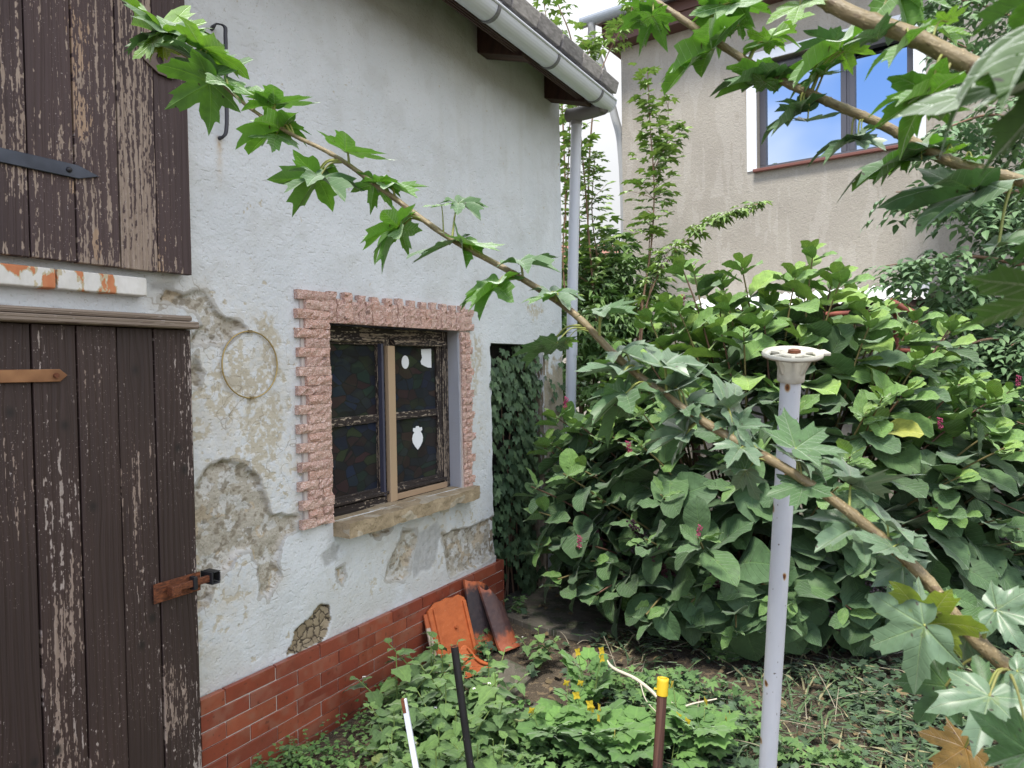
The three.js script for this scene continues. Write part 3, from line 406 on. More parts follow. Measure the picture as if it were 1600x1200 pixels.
// ------------------------------------------------------------------ rendered house on the other side of the yard
const HANG = 54.85 * Math.PI / 180, HO = at(973, 300, 7.9);
const house = thing('house', 'beige roughcast house with grey framed window and brown eaves', 'house', [HO.x, 0, HO.z]);
house.rotation.y = -(Math.PI / 2 - HANG);
{
  const tx = colorTex(1024, 1024, (u, v) => { const n = fbm(u * 7, v * 7, 5), f = vn(u * 256, v * 256), g = fbm(u * 90, v * 90, 2); let c = mix3([147, 140, 130], [164, 158, 147], n); c = mix3(c, [132, 126, 117], ss(0.55, 0.85, f) * 0.3 * g * 2); if (fbm(u * 20, v * 4 + 6, 4) > 0.6) c = mix3(c, [174, 168, 160], 0.3); return c; }, 0.3, 0.3);
  const bp = heightTex(1024, 1024, (u, v) => fbm(u * 90, v * 90, 3) * 0.6 + vn(u * 220, v * 220) * 0.4, 0.3, 0.3); bp.repeat.set(0.7, 0.7); tx.repeat.set(0.6, 0.6);
  const M1 = std([1, 1, 1], 0.95, { map: tx, bumpMap: bp, bumpScale: 0.004 });
  const X0 = 1.47, X1 = 2.83, Y0 = 3.545, Y1 = 4.6, H = 5.12, L = 7, D = -6;
  part('wall', boxUV(merge([box(0, X0, 0, H, -0.3, 0), box(X1, L, 0, H, -0.3, 0), box(X0, X1, 0, Y0, -0.3, 0), box(X0, X1, Y1, H, -0.3, 0), box(0, 0.3, 0, H, D, -0.3), box(L - 0.3, L, 0, H, D, -0.3), box(0.3, L - 0.3, 0, H, D, D + 0.3)])), M1, house);
  const white = std([0.72, 0.74, 0.78], 0.7), grey = std([0.06, 0.06, 0.075], 0.45);
  const fr = part('window', merge([box(X0, X1, Y0, Y0 + 0.055, -0.17, -0.1, 0.004), box(X0, X1, Y1 - 0.05, Y1, -0.17, -0.1, 0.004), box(X0, X0 + 0.06, Y0 + 0.055, Y1 - 0.05, -0.17, -0.1, 0.004), box(X1 - 0.06, X1, Y0 + 0.055, Y1 - 0.05, -0.17, -0.1, 0.004), box(2.22, 2.27, Y0 + 0.055, Y1 - 0.05, -0.17, -0.1, 0.004), box(2.295, 2.345, Y0 + 0.055, Y1 - 0.05, -0.17, -0.1, 0.004), box(2.271, 2.294, Y0 + 0.055, Y1 - 0.05, -0.17, -0.112)]), grey, house);
  part('white_surround', merge([box(X0 - 0.095, X0, Y0 - 0.01, Y1 + 0.09, 0.001, 0.012), box(X1, X1 + 0.095, Y0 - 0.01, Y1 + 0.09, 0.001, 0.012), box(X0, X1, Y1, Y1 + 0.09, 0.001, 0.0115)]), white, fr);
  part('window_sill', box(X0 - 0.03, X1 + 0.02, Y0 - 0.03, Y0 - 0.002, -0.1, 0.05, 0.004), std([0.16, 0.055, 0.04], 0.5), fr);
  part('roller_box', box(X0 + 0.003, X1 - 0.003, Y1 - 0.11, Y1 - 0.053, -0.097, -0.02, 0.004), std([0.03, 0.03, 0.032], 0.6), fr);
  const glass = new THREE.MeshStandardMaterial({ color: new THREE.Color().setRGB(0.4, 0.45, 0.52), metalness: 1, roughness: 0.015 });
  part('pane', box(X0 + 0.055, 2.225, Y0 + 0.05, Y1 - 0.045, -0.145, -0.138), glass, fr); part('pane', box(2.34, X1 - 0.055, Y0 + 0.05, Y1 - 0.045, -0.145, -0.1385), glass, fr);
  const wood = std([0.085, 0.035, 0.025], 0.6);
  part('eaves', merge([box(-0.12, L + 0.1, H, H + 0.1, D, 0.2), box(-0.12, L + 0.1, H + 0.102, H + 0.22, 0.12, 0.22)]), wood, house);
  const rf = part('roof', merge([box(-0.2, L + 0.2, 0, 0.07, D - 0.2, 0)]), std([0.24, 0.2, 0.18], 0.9), house, [0, H + 0.23, 0.28]); rf.rotation.x = 0.2;
  const half = []; for (let i = 0; i <= 12; i++) { const a = Math.PI + i / 12 * Math.PI; half.push([Math.cos(a) * 0.075, Math.sin(a) * 0.075]); } for (let i = 12; i >= 0; i--) { const a = Math.PI + i / 12 * Math.PI; half.push([Math.cos(a) * 0.07, Math.sin(a) * 0.07]); }
  const g = extrude(half, L + 0.6); g.rotateY(Math.PI / 2); g.translate(-0.3, 0, 0); const cap = new THREE.CircleGeometry(0.076, 18, Math.PI, Math.PI); cap.rotateY(-Math.PI / 2); cap.translate(-0.3, 0, 0); const cap2 = box(-0.315, -0.302, -0.004, 0.004, -0.07, 0.07); void cap2;
  const gut = part('gutter', g, std([0.4, 0.44, 0.5], 0.4, { metalness: 0.2 }), house, [0, H + 0.27, 0.33]); part('end_cap', cap, gut.material, gut);
  part('downpipe', taper([V3(-0.18, H + 0.22, 0.33), V3(-0.18, H + 0.02, 0.33), V3(-0.13, H - 0.2, 0.25), V3(-0.05, H - 0.75, 0.07), V3(-0.045, H - 1.0, -0.06), V3(-0.045, 0.1, -0.12)], [0.045, 0.045], 40, 14), std([0.3, 0.3, 0.29], 0.5, { metalness: 0.2 }), house);
}
// lean-to sheet of corrugated plastic below the house window
{
  const sh = thing('corrugated_roof', 'white corrugated sheet roof edge below the beige house wall', 'roof', [HO.x, 0, HO.z]); sh.rotation.y = house.rotation.y;
  const P = [], I = [], n = 260, x0 = 0.9, x1 = 3.0; for (let k = 0; k < 2; k++) for (let i = 0; i <= n; i++) { const x = x0 + (x1 - x0) * i / n, w = Math.cos(i / n * (x1 - x0) / 0.07 * Math.PI * 2) * 0.012; P.push(x, 2.3 + w - (k ? 0.17 : 0), k ? 0.62 : 0.02); }
  for (let i = 0; i < n; i++) { const a = i, b = i + n + 1; I.push(a, b, a + 1, a + 1, b, b + 1); }
  const g = new THREE.BufferGeometry(); g.setAttribute('position', new THREE.Float32BufferAttribute(P, 3)); g.setIndex(I); g.computeVertexNormals();
  part('sheet', g, std([0.74, 0.75, 0.77], 0.5, { side: THREE.DoubleSide }), sh); part('post', box(1.0, 1.06, 0, 2.14, 0.54, 0.6), M.rafter, sh); part('post', box(2.84, 2.9, 0, 2.14, 0.54, 0.6), M.rafter, sh); part('beam', box(0.92, 2.98, 2.065, 2.12, 0.5, 0.53), M.rafter, sh);
}
// rusty red pipe frame standing in the bush
{
  const fr = thing('pipe_frame', 'rusty red frame of steel pipes standing among the pokeweed leaves', 'frame', [0, 0, 0]), m = std([1, 1, 1], 0.75, { map: ironTex([96, 44, 34], [142, 76, 60], 3) }), d = 4.65;
  const a = at(1396, 472, d), b = at(1430, 490, d - 0.12), c = at(1152, 498, d + 0.25); const r = 0.018, tube = (p, q, rr = r) => taper([p, p.clone().lerp(q, 0.5), q], [rr, rr], 4, 10);
  const gnd = p => p.clone().setY(gh(p.x, p.z)); const a1 = a.clone().setY(a.y - 0.06), c1 = c.clone(), aT = at(1400, 480, d);
  part('post', tube(aT, gnd(aT)), m, fr); part('post', tube(b, gnd(b)), m, fr); part('post', tube(c1, gnd(c1)), m, fr);
  part('rail', tube(at(1391, 470, d), b, 0.02), m, fr); part('rail', tube(c1, a1), m, fr); part('rail', tube(at(1152, 540, d + 0.25), at(1400, 538, d)), m, fr); part('rail', tube(at(1402, 548, d), at(1430, 550, d - 0.12)), m, fr); void a;
}

// ------------------------------------------------------------------ leaves
function blade(len, wid, o = {}) {                                   // a simple leaf: base at the origin, tip along +y, upper side +z
  const nv = o.nv || 8, nu = o.nu || 4, r = rng(o.seed || 1), P = [], U = [], I = [], ph = r() * 6, ph2 = r() * 6, tw = (r() - 0.5) * (o.twist || 0);
  for (let j = 0; j <= nv; j++) { const t = j / nv, w = wid * 0.5 * (o.profile ? o.profile(t) : Math.sin(Math.PI * Math.pow(t, 0.8)) ** 0.85) + 0.0002;
    for (let i = 0; i <= nu; i++) { const s = i / nu * 2 - 1; let x = s * w, y = t * len, z = (o.fold || 0.25) * Math.abs(x) - (o.droop || 0.2) * len * t * t; z += (o.wave || 0.03) * len * Math.abs(s) * Math.sin(t * (o.freq || 16) + ph + (s > 0 ? 2 : 0)) + 0.02 * len * Math.sin(t * 6 + ph2); z += x * tw * t * 4;
      if (o.teeth && Math.abs(s) > 0.9 && j % 2) { x *= 1 + o.teeth; } P.push(x, y - (o.droop || 0.2) * 0.25 * len * t * t, z); U.push(s * 0.5 + 0.5, t); } }
  for (let j = 0; j < nv; j++) for (let i = 0; i < nu; i++) { const a = j * (nu + 1) + i, b = a + nu + 1; I.push(a, a + 1, b, b, a + 1, b + 1); }
  const g = new THREE.BufferGeometry(); g.setAttribute('position', new THREE.Float32BufferAttribute(P, 3)); g.setAttribute('uv', new THREE.Float32BufferAttribute(U, 2)); g.setIndex(I); g.computeVertexNormals(); return g;
}
function lobed(keys, o = {}) {                                       // a leaf given by its outline in polar form round the stalk; keys = [degrees, radius] of one half
  const r = rng(o.seed || 1), col = [], rings = o.rings || 3, P = [], U = [], I = [];
  const halfs = s => keys.map(([a, q]) => [a * s + (r() - 0.5) * 3 * (a > 2 ? 1 : 0), q * (1 + (r() - 0.5) * 0.12)]);
  const A = halfs(1), B = halfs(-1); A[0][0] = 0; const all = [...B.slice(1).reverse(), ...A]; const n = o.fine ? 2 : 1;
  for (let i = 0; i < all.length; i++) { col.push(all[i]); if (i + 1 < all.length) for (let k = 1; k < n; k++) { const t = k / n; col.push([mix(all[i][0], all[i + 1][0], t), mix(all[i][1], all[i + 1][1], t) * 0.99]); } }
  const lobes = o.lobes || [0, 52, -52, 108, -108], ph = r() * 6, ph2 = r() * 6, fold = (o.fold ?? 0.25), droop = (o.droop ?? 0.3), side = (r() - 0.5) * (o.skew ?? 0.3);
  const Z = (a, q) => { const rad = a * Math.PI / 180; let near = 999; for (const l of lobes) near = Math.min(near, Math.abs(a - l)); const x = q * Math.sin(rad), y = q * Math.cos(rad); return fold * q * (near / 26) * 0.42 - droop * q * q + (o.wave ?? 0.05) * q * Math.sin(a / 9 + ph) + 0.04 * Math.sin(x * 7 + ph2) * q + side * x * q - (o.cup ?? 0.1) * x * x + (o.mid ?? 0.25) * Math.abs(x) * 0.9; };
  P.push(0, 0, 0); U.push(0.5, 0.35);
  for (let k = 1; k <= rings; k++) for (const [a, q0] of col) { const q = q0 * k / rings, rad = a * Math.PI / 180; const x = q * Math.sin(rad), y = q * Math.cos(rad), z = Z(a, q); P.push(x * (1 - (o.mid ?? 0.25) * 0.18), y, z); U.push(0.5 + x * 0.46, 0.35 + y * 0.6); }
  const m = col.length; for (let i = 0; i + 1 < m; i++) I.push(0, 2 + i, 1 + i);
  for (let k = 0; k + 1 < rings; k++) for (let i = 0; i + 1 < m; i++) { const a = 1 + k * m + i, b = a + m; I.push(a, a + 1, b, b, a + 1, b + 1); }
  const g = new THREE.BufferGeometry(); g.setAttribute('position', new THREE.Float32BufferAttribute(P, 3)); g.setAttribute('uv', new THREE.Float32BufferAttribute(U, 2)); g.setIndex(I); g.computeVertexNormals(); return g;
}
const MAPLE = [[0, 1], [5, 0.84], [9, 0.79], [13, 0.86], [17, 0.68], [22, 0.54], [27, 0.47], [32, 0.6], [36, 0.74], [40, 0.76], [44, 0.86], [52, 0.99], [58, 0.8], [63, 0.72], [68, 0.78], [72, 0.56], [80, 0.46], [88, 0.54], [94, 0.52], [101, 0.62], [109, 0.72], [117, 0.5], [127, 0.44], [138, 0.4], [152, 0.34], [168, 0.2], [179, 0.04]];
const IVY = [[0, 1], [14, 0.62], [26, 0.5], [48, 0.78], [64, 0.5], [84, 0.48], [105, 0.6], [140, 0.4], [172, 0.16]];
const SMALLM = [[0, 1], [11, 0.72], [22, 0.46], [38, 0.7], [52, 0.9], [66, 0.56], [82, 0.42], [105, 0.56], [135, 0.34], [172, 0.08]];
const leafMat = (map, tint, o = {}) => new THREE.MeshPhysicalMaterial({ color: new THREE.Color().setRGB(...tint), map, roughness: o.rough ?? 0.85, transmission: o.trans ?? 0.3, thickness: 0, clearcoat: o.coat ?? 0.25, clearcoatRoughness: o.coatR ?? 0.42, side: THREE.DoubleSide, ...(o.bump ? { bumpMap: o.bump, bumpScale: o.bs ?? 0.002 } : {}) });
// vein patterns (grey maps: the tint gives the green)
const veinPinnate = (n, k = 0.5) => (u, v) => { const s = Math.abs(u - 0.5) * 2; const mid = Math.exp(-((s / 0.035) ** 2)); const ph = ((v - s * 0.28) * n) % 1, q = Math.min(ph, 1 - ph) / n, side = Math.exp(-((q / 0.006) ** 2)) * 0.5; const blot = fbm(u * 9, v * 14, 4); return [mid, side, blot, k]; };
function veinTex(W, H, fn, base, vein, dark) { return colorTex(W, H, (u, v) => { const [m, s, b] = fn(u, v); let c = mix3(dark, base, clamp(b * 1.5 - 0.2)); c = mix3(c, vein, clamp(m * 0.85 + s * 0.55)); if (W > 200) { const k = cells(u * 9 + 3, v * 13 + 5, 4); if (TAB[(k[2] * 5 + 9) & 65535] > 0.95 && k[0] < 0.14) c = mix3(c, [120, 84, 50], ss(0.16, 0.08, k[0])); if (fbm(u * 5 + 31, v * 5 + 9, 4) > 0.68) c = mix3(c, [236, 226, 150], 0.5); } return c; }); }
const pokeFn = veinPinnate(9), pokeTex = veinTex(256, 512, pokeFn, [226, 232, 220], [255, 255, 225], [186, 196, 178]);
const pokeBump = heightTex(256, 512, (u, v) => { const [m, s, b] = pokeFn(u, v); return clamp(0.6 - m * 0.3 - s * 0.5 + (b - 0.5) * 0.3); });
const plainTex = colorTex(128, 128, (u, v) => { const n = fbm(u * 8, v * 8, 4); const m = Math.exp(-(((u - 0.5) / 0.03) ** 2)); return mix3(mix3([196, 206, 190], [236, 240, 228], n), [255, 255, 230], m * 0.6); });
const mapleFn = (u, v) => { const x = (u - 0.5) / 0.46, y = (v - 0.35) / 0.6, q = Math.hypot(x, y), a = Math.atan2(x, y) * 180 / Math.PI; let m = 0, s = 0; for (const l of [0, 52, -52, 108, -108]) { const da = (a - l) * Math.PI / 180; const off = q * Math.sin(da), al = q * Math.cos(da); if (al > 0) { m = Math.max(m, Math.exp(-((off / (0.013 * (1.25 - al))) ** 2))); const ph = ((al - Math.abs(off) * 0.9) * 7) % 1, e = Math.min(Math.abs(ph), Math.abs(1 - ph)) / 7; if (Math.abs(da) < 0.46) s = Math.max(s, Math.exp(-((e / 0.006) ** 2)) * 0.45); } } return [m, s, fbm(u * 12, v * 12, 4)]; };
const mapleTex = veinTex(512, 512, mapleFn, [226, 234, 222], [255, 255, 206], [182, 194, 176]);
const mapleBump = heightTex(512, 512, (u, v) => { const [m, s, b] = mapleFn(u, v); return clamp(0.6 - m * 0.35 - s * 0.4 + (b - 0.5) * 0.35); });

// (stems, leaves)
// ------------------------------------------------------------------ saplings and shrubs between barn and house
const gSmall = [lobed(SMALLM, { seed: 3, rings: 1 }), lobed(SMALLM, { seed: 9, rings: 1, droop: 0.6 })];
M.smallLeaf = leafMat(plainTex, [1, 1, 1], { trans: 0.35, coat: 0.15 });
M.twig = std([0.2, 0.12, 0.08], 0.85);
function leafColor(r, a, b, j = 0.25) { const t = r(), k = 1 + (r() - 0.5) * j; return [mix(a[0], b[0], t) * k, mix(a[1], b[1], t) * k, mix(a[2], b[2], t) * k]; }
function sapling(name, label, stems, seed, cat = 'sapling', cA = [0.17, 0.3, 0.05], cB = [0.34, 0.48, 0.11], group) {
  const r = rng(seed), p0 = stems[0].root ? stems[0].root : null, t = thing(name, label, cat, [0, 0, 0], group), ms = [], cs = []; void p0;
  for (const s of stems) {
    const pts = s.p.map((q, i) => at(q[0], q[1], s.d + (s.dd || 0) * i / (s.p.length - 1))); if (s.root) { const b = pts[0].clone(); b.y = gh(b.x, b.z); pts.unshift(b); }
    const c = new THREE.CatmullRomCurve3(pts); part('stem', taper(pts, [s.r || 0.011, (s.r || 0.011) * 0.3], 30, 6), M.twig, t);
    for (let i = 0; i < s.n * 0.58; i++) { const u = mix(s.u0 ?? 0.3, 1, Math.pow(r(), s.pow ?? 0.8)), p = c.getPoint(u), tg = c.getTangent(u), az = r() * Math.PI * 2, out = V3(Math.cos(az), (r() - 0.3) * 0.7, Math.sin(az)).normalize(), spr = (s.spread ?? 0.13) * 2.1 * Math.pow(r(), 1.3) * (1.3 - 0.95 * u) * (0.35 + 1.3 * vn(u * 14 + seed * 3.3, az * 1.2)) + 0.015, L = (s.size ?? 0.055) * 1.55 * (0.7 + r() * 0.6) * (1.15 - 0.4 * u);
      p.addScaledVector(out, spr); const dir = out.clone().addScaledVector(tg, 0.35).add(V3(0, -0.45 + r() * 0.3, 0)); ms.push(frameOf(p, dir, V3((r() - 0.5) * 0.9, 1, (r() - 0.5) * 0.9), L)); cs.push(leafColor(r, cA, cB)); if (i % 6 === 0) { const q = c.getPoint(Math.max(0, u - 0.02)); part('twig', taper([q, q.clone().lerp(p, 0.55).add(V3(0, 0.01, 0)), p], [0.0028, 0.0014], 4, 4), M.twig, t); } }
  }
  instanced('leaves', gSmall[seed % 2], M.smallLeaf, ms, cs, t); return t;
}
sapling('maple_sapling', 'slim young maple with several stems right behind the white downpipe', [
  { p: [[944, 640], [925, 430], [915, 300], [905, 180], [902, 118], [935, 60]], d: 6.1, n: 420, u0: 0.25, root: 1, spread: 0.16 }, { p: [[905, 620], [880, 420], [888, 260], [892, 140]], d: 6.0, n: 260, u0: 0.2, root: 1 },
  { p: [[950, 600], [935, 420], [925, 330], [930, 240]], d: 6.3, n: 240, u0: 0.25, root: 1 }], 4);
sapling('maple_sapling', 'tall slender maple sapling rising bare then leafy before the beige wall', [
  { p: [[998, 560], [1005, 470], [1018, 380], [1022, 290], [1016, 200], [1012, 112]], d: 5.9, n: 300, u0: 0.52, pow: 0.9, root: 1, spread: 0.13, size: 0.06 }, { p: [[1021, 268], [1040, 230], [1072, 194]], d: 5.9, n: 46, u0: 0.2, r: 0.005, spread: 0.07 }, { p: [[1020, 300], [1040, 240], [1045, 150]], d: 5.95, n: 60, u0: 0.2, r: 0.005, spread: 0.07 }, { p: [[996, 520], [1012, 420], [1016, 340]], d: 6.0, n: 50, u0: 0.1, root: 1 }], 12);
sapling('maple_sapling', 'arching sapling twig reaching sideways across the beige wall', [{ p: [[1000, 560], [1012, 470], [1045, 405], [1095, 358], [1140, 335], [1190, 317]], d: 5.7, n: 210, u0: 0.42, pow: 0.7, root: 1, r: 0.009, spread: 0.09, size: 0.05 }, { p: [[1008, 500], [1020, 440], [1050, 385]], d: 5.75, n: 70, u0: 0.1, r: 0.005 }], 23);
sapling('maple_sapling', 'sapling top with bright leaves showing above the barn roof edge', [{ p: [[880, 200], [872, 110], [858, 50], [842, -40]], d: 6.6, n: 120, u0: 0.25, root: 1, spread: 0.16 }, { p: [[900, 150], [892, 60], [870, 0], [860, -60]], d: 6.6, n: 80, u0: 0.3, root: 1 }], 30);
sapling('maple_sapling', 'thin sapling twig hanging before the grey gutter end of the house', [{ p: [[918, 400], [925, 190], [940, 110], [962, 60], [985, 20], [1000, -30]], d: 6.5, n: 130, u0: 0.6, pow: 1, root: 1, spread: 0.1 }], 41);
function shrub(name, label, cat, blobs, n, geo, mat, cA, cB, size, seed, o = {}) {
  const r = rng(seed), t = thing(name, label, cat), ms = [], cs = [], dirs = []; const tot = blobs.reduce((a, b) => a + b[4], 0);
  for (const b of blobs) { const c = at(b[0], b[1], b[2]), rad = b[3] * b[2] / FOCAL, foot = c.clone(); foot.y = gh(c.x, c.z); part('stem', taper([foot, foot.clone().lerp(c, 0.6).add(V3((r() - 0.5) * 0.2, 0, (r() - 0.5) * 0.2)), c], [0.016, 0.006], 8, 6), M.twig, t);
    for (let i = 0; i < n * b[4] / tot; i++) { const d = V3(r() * 2 - 1, r() * 2 - 1, r() * 2 - 1); if (d.lengthSq() > 1) { i--; continue; } const q = Math.pow(d.length(), 0.25); d.normalize(); const k = (0.55 + 0.55 * q) * (0.75 + 0.5 * fbm(d.x * 2.5 + b[0], d.y * 2.5 + d.z * 2.5 + b[1], 3)); const p = c.clone().add(V3(d.x * rad, d.y * rad * (b[5] || 1), d.z * rad * 0.9).multiplyScalar(k)); if (p.y < 0.06) continue; const bl = toBarn(p); if (bl[2] < 0.05 && bl[0] < 3.25) continue;
      const dir = d.clone().multiplyScalar(0.8).add(V3((r() - 0.5) * 0.9, -0.35 + (r() - 0.5) * 0.5, (r() - 0.5) * 0.9)); ms.push(frameOf(p, dir, d.clone().multiplyScalar(0.6).add(V3((r() - 0.5) * 0.6, 0.9, (r() - 0.5) * 0.6)), size * (0.65 + r() * 0.7))); cs.push(leafColor(r, cA, cB, 0.35)); if (o.spray) dirs.push(d); } }
  instanced('leaves', geo, mat, ms, cs, t); return t;
}
shrub('hedge_maple', 'dense dark green hedge maple filling the gap behind the downpipe', 'shrub', [[930, 580, 6.3, 95, 1.2, 1.3], [905, 490, 6.4, 70, 0.8, 1.2], [1000, 560, 6.4, 90, 1, 1.2], [975, 470, 6.5, 60, 0.7, 1.1], [1060, 600, 6.4, 80, 0.8], [920, 680, 6.0, 90, 0.8], [950, 410, 6.6, 40, 0.35, 1.1]], 3000, gSmall[1], M.smallLeaf, [0.10, 0.22, 0.05], [0.24, 0.4, 0.1], 0.09, 51);
shrub('far_hedge', 'hedge far behind the yard closing the view between barn and house', 'hedge', [[960, 520, 11, 90, 1], [930, 470, 12, 70, 1], [985, 480, 12, 80, 1], [900, 540, 11, 90, 1]], 1600, gSmall[0], M.smallLeaf, [0.05, 0.09, 0.03], [0.11, 0.15, 0.06], 0.12, 61);
// a neighbour's red roofed shed seen through the gap
{ const s = thing('neighbour_shed', 'pale shed with dull red roof glimpsed between barn and beige house', 'shed'), c = at(950, 385, 15); s.position.set(c.x, 0, c.z); part('wall', box(-2.2, 2.2, 0, 3.4, -1.5, 0), std([0.5, 0.46, 0.4], 0.9), s); const r = part('roof', box(-2.4, 2.4, 0, 0.1, -1.9, 0.3), std([0.26, 0.12, 0.09], 0.9), s, [0, 3.55, 0]); r.rotation.x = 0.45; }
// tree with feathered leaves at the side of the house
{
  const r = rng(71), t = thing('feather_leaved_tree', 'tree with dark feathered leaves growing beside the beige house', 'tree'), ms = [], cs = [];
  const lf = []; for (let k = 0; k < 4; k++) for (const s of [-1, 1]) { const b = blade(0.42, 0.2, { nv: 3, nu: 2, droop: 0.3, fold: 0.3, seed: k * 2 + s + 3 }); b.rotateZ(-s * 1.0); b.translate(0, 0.12 + k * 0.2, -0.06 * k * k); lf.push(b); } { const b = blade(0.42, 0.22, { nv: 3, nu: 2, seed: 15 }); b.translate(0, 0.9, -0.85); void b; const c = blade(0.42, 0.22, { nv: 3, nu: 2, droop: 0.5, seed: 15 }); c.translate(0, 0.86, -0.6); lf.push(c); }
  const geo = merge(lf); const trunk0 = at(1660, 700, 5.2), tr = [V3(trunk0.x, gh(trunk0.x, trunk0.z), trunk0.z), at(1650, 600, 5.2), at(1625, 400, 5.2), at(1640, 150, 5.2), at(1650, -100, 5.2)];
  part('trunk', taper(tr, [0.07, 0.025], 20, 9), std([0.11, 0.09, 0.07], 0.9), t);
  const limbs = [[1625, 420, 1510, 400, 1385, 415], [1630, 470, 1540, 440, 1440, 470], [1640, 520, 1540, 490, 1400, 500], [1645, 600, 1560, 530, 1460, 560], [1650, 600, 1580, 560, 1520, 610], [1630, 330, 1570, 290, 1490, 270], [1640, 240, 1560, 180, 1450, 210], [1640, 150, 1560, 100, 1480, 60], [1645, 60, 1540, 10, 1440, -10], [1635, 300, 1540, 300, 1400, 300], [1640, 380, 1600, 340, 1560, 330], [1640, 560, 1600, 600, 1570, 640], [1640, 480, 1620, 520, 1580, 540]];
  limbs.forEach((l, k) => { const d = 4.9 + (k % 3) * 0.22, pts = [at(l[0], l[1], 5.2), at(l[2], l[3], d + 0.1), at(l[4], l[5], d)], c = new THREE.CatmullRomCurve3(pts); part('limb', taper(pts, [0.018, 0.004], 14, 5), M.twig, t);
    const n = 70; for (let i = 0; i < n; i++) { const u = 0.15 + 0.85 * Math.pow(r(), 0.8), p = c.getPoint(u).add(V3((r() - 0.5) * 0.34 * (1.2 - u), (r() - 0.62) * 0.34 * (1.25 - u), (r() - 0.5) * 0.4)); const az = r() * 6.28; ms.push(frameOf(p, V3(Math.cos(az) * 0.8 - 0.35, -0.5 + r() * 0.4, Math.sin(az) * 0.8), V3((r() - 0.5) * 0.8, 1, (r() - 0.5) * 0.8), 0.15 + r() * 0.08)); cs.push(leafColor(r, [0.11, 0.22, 0.095], [0.22, 0.36, 0.16], 0.3)); } });
  instanced('crown', geo, leafMat(plainTex, [1, 1, 1], { trans: 0.25, coat: 0.3 }), ms, cs, t);
}
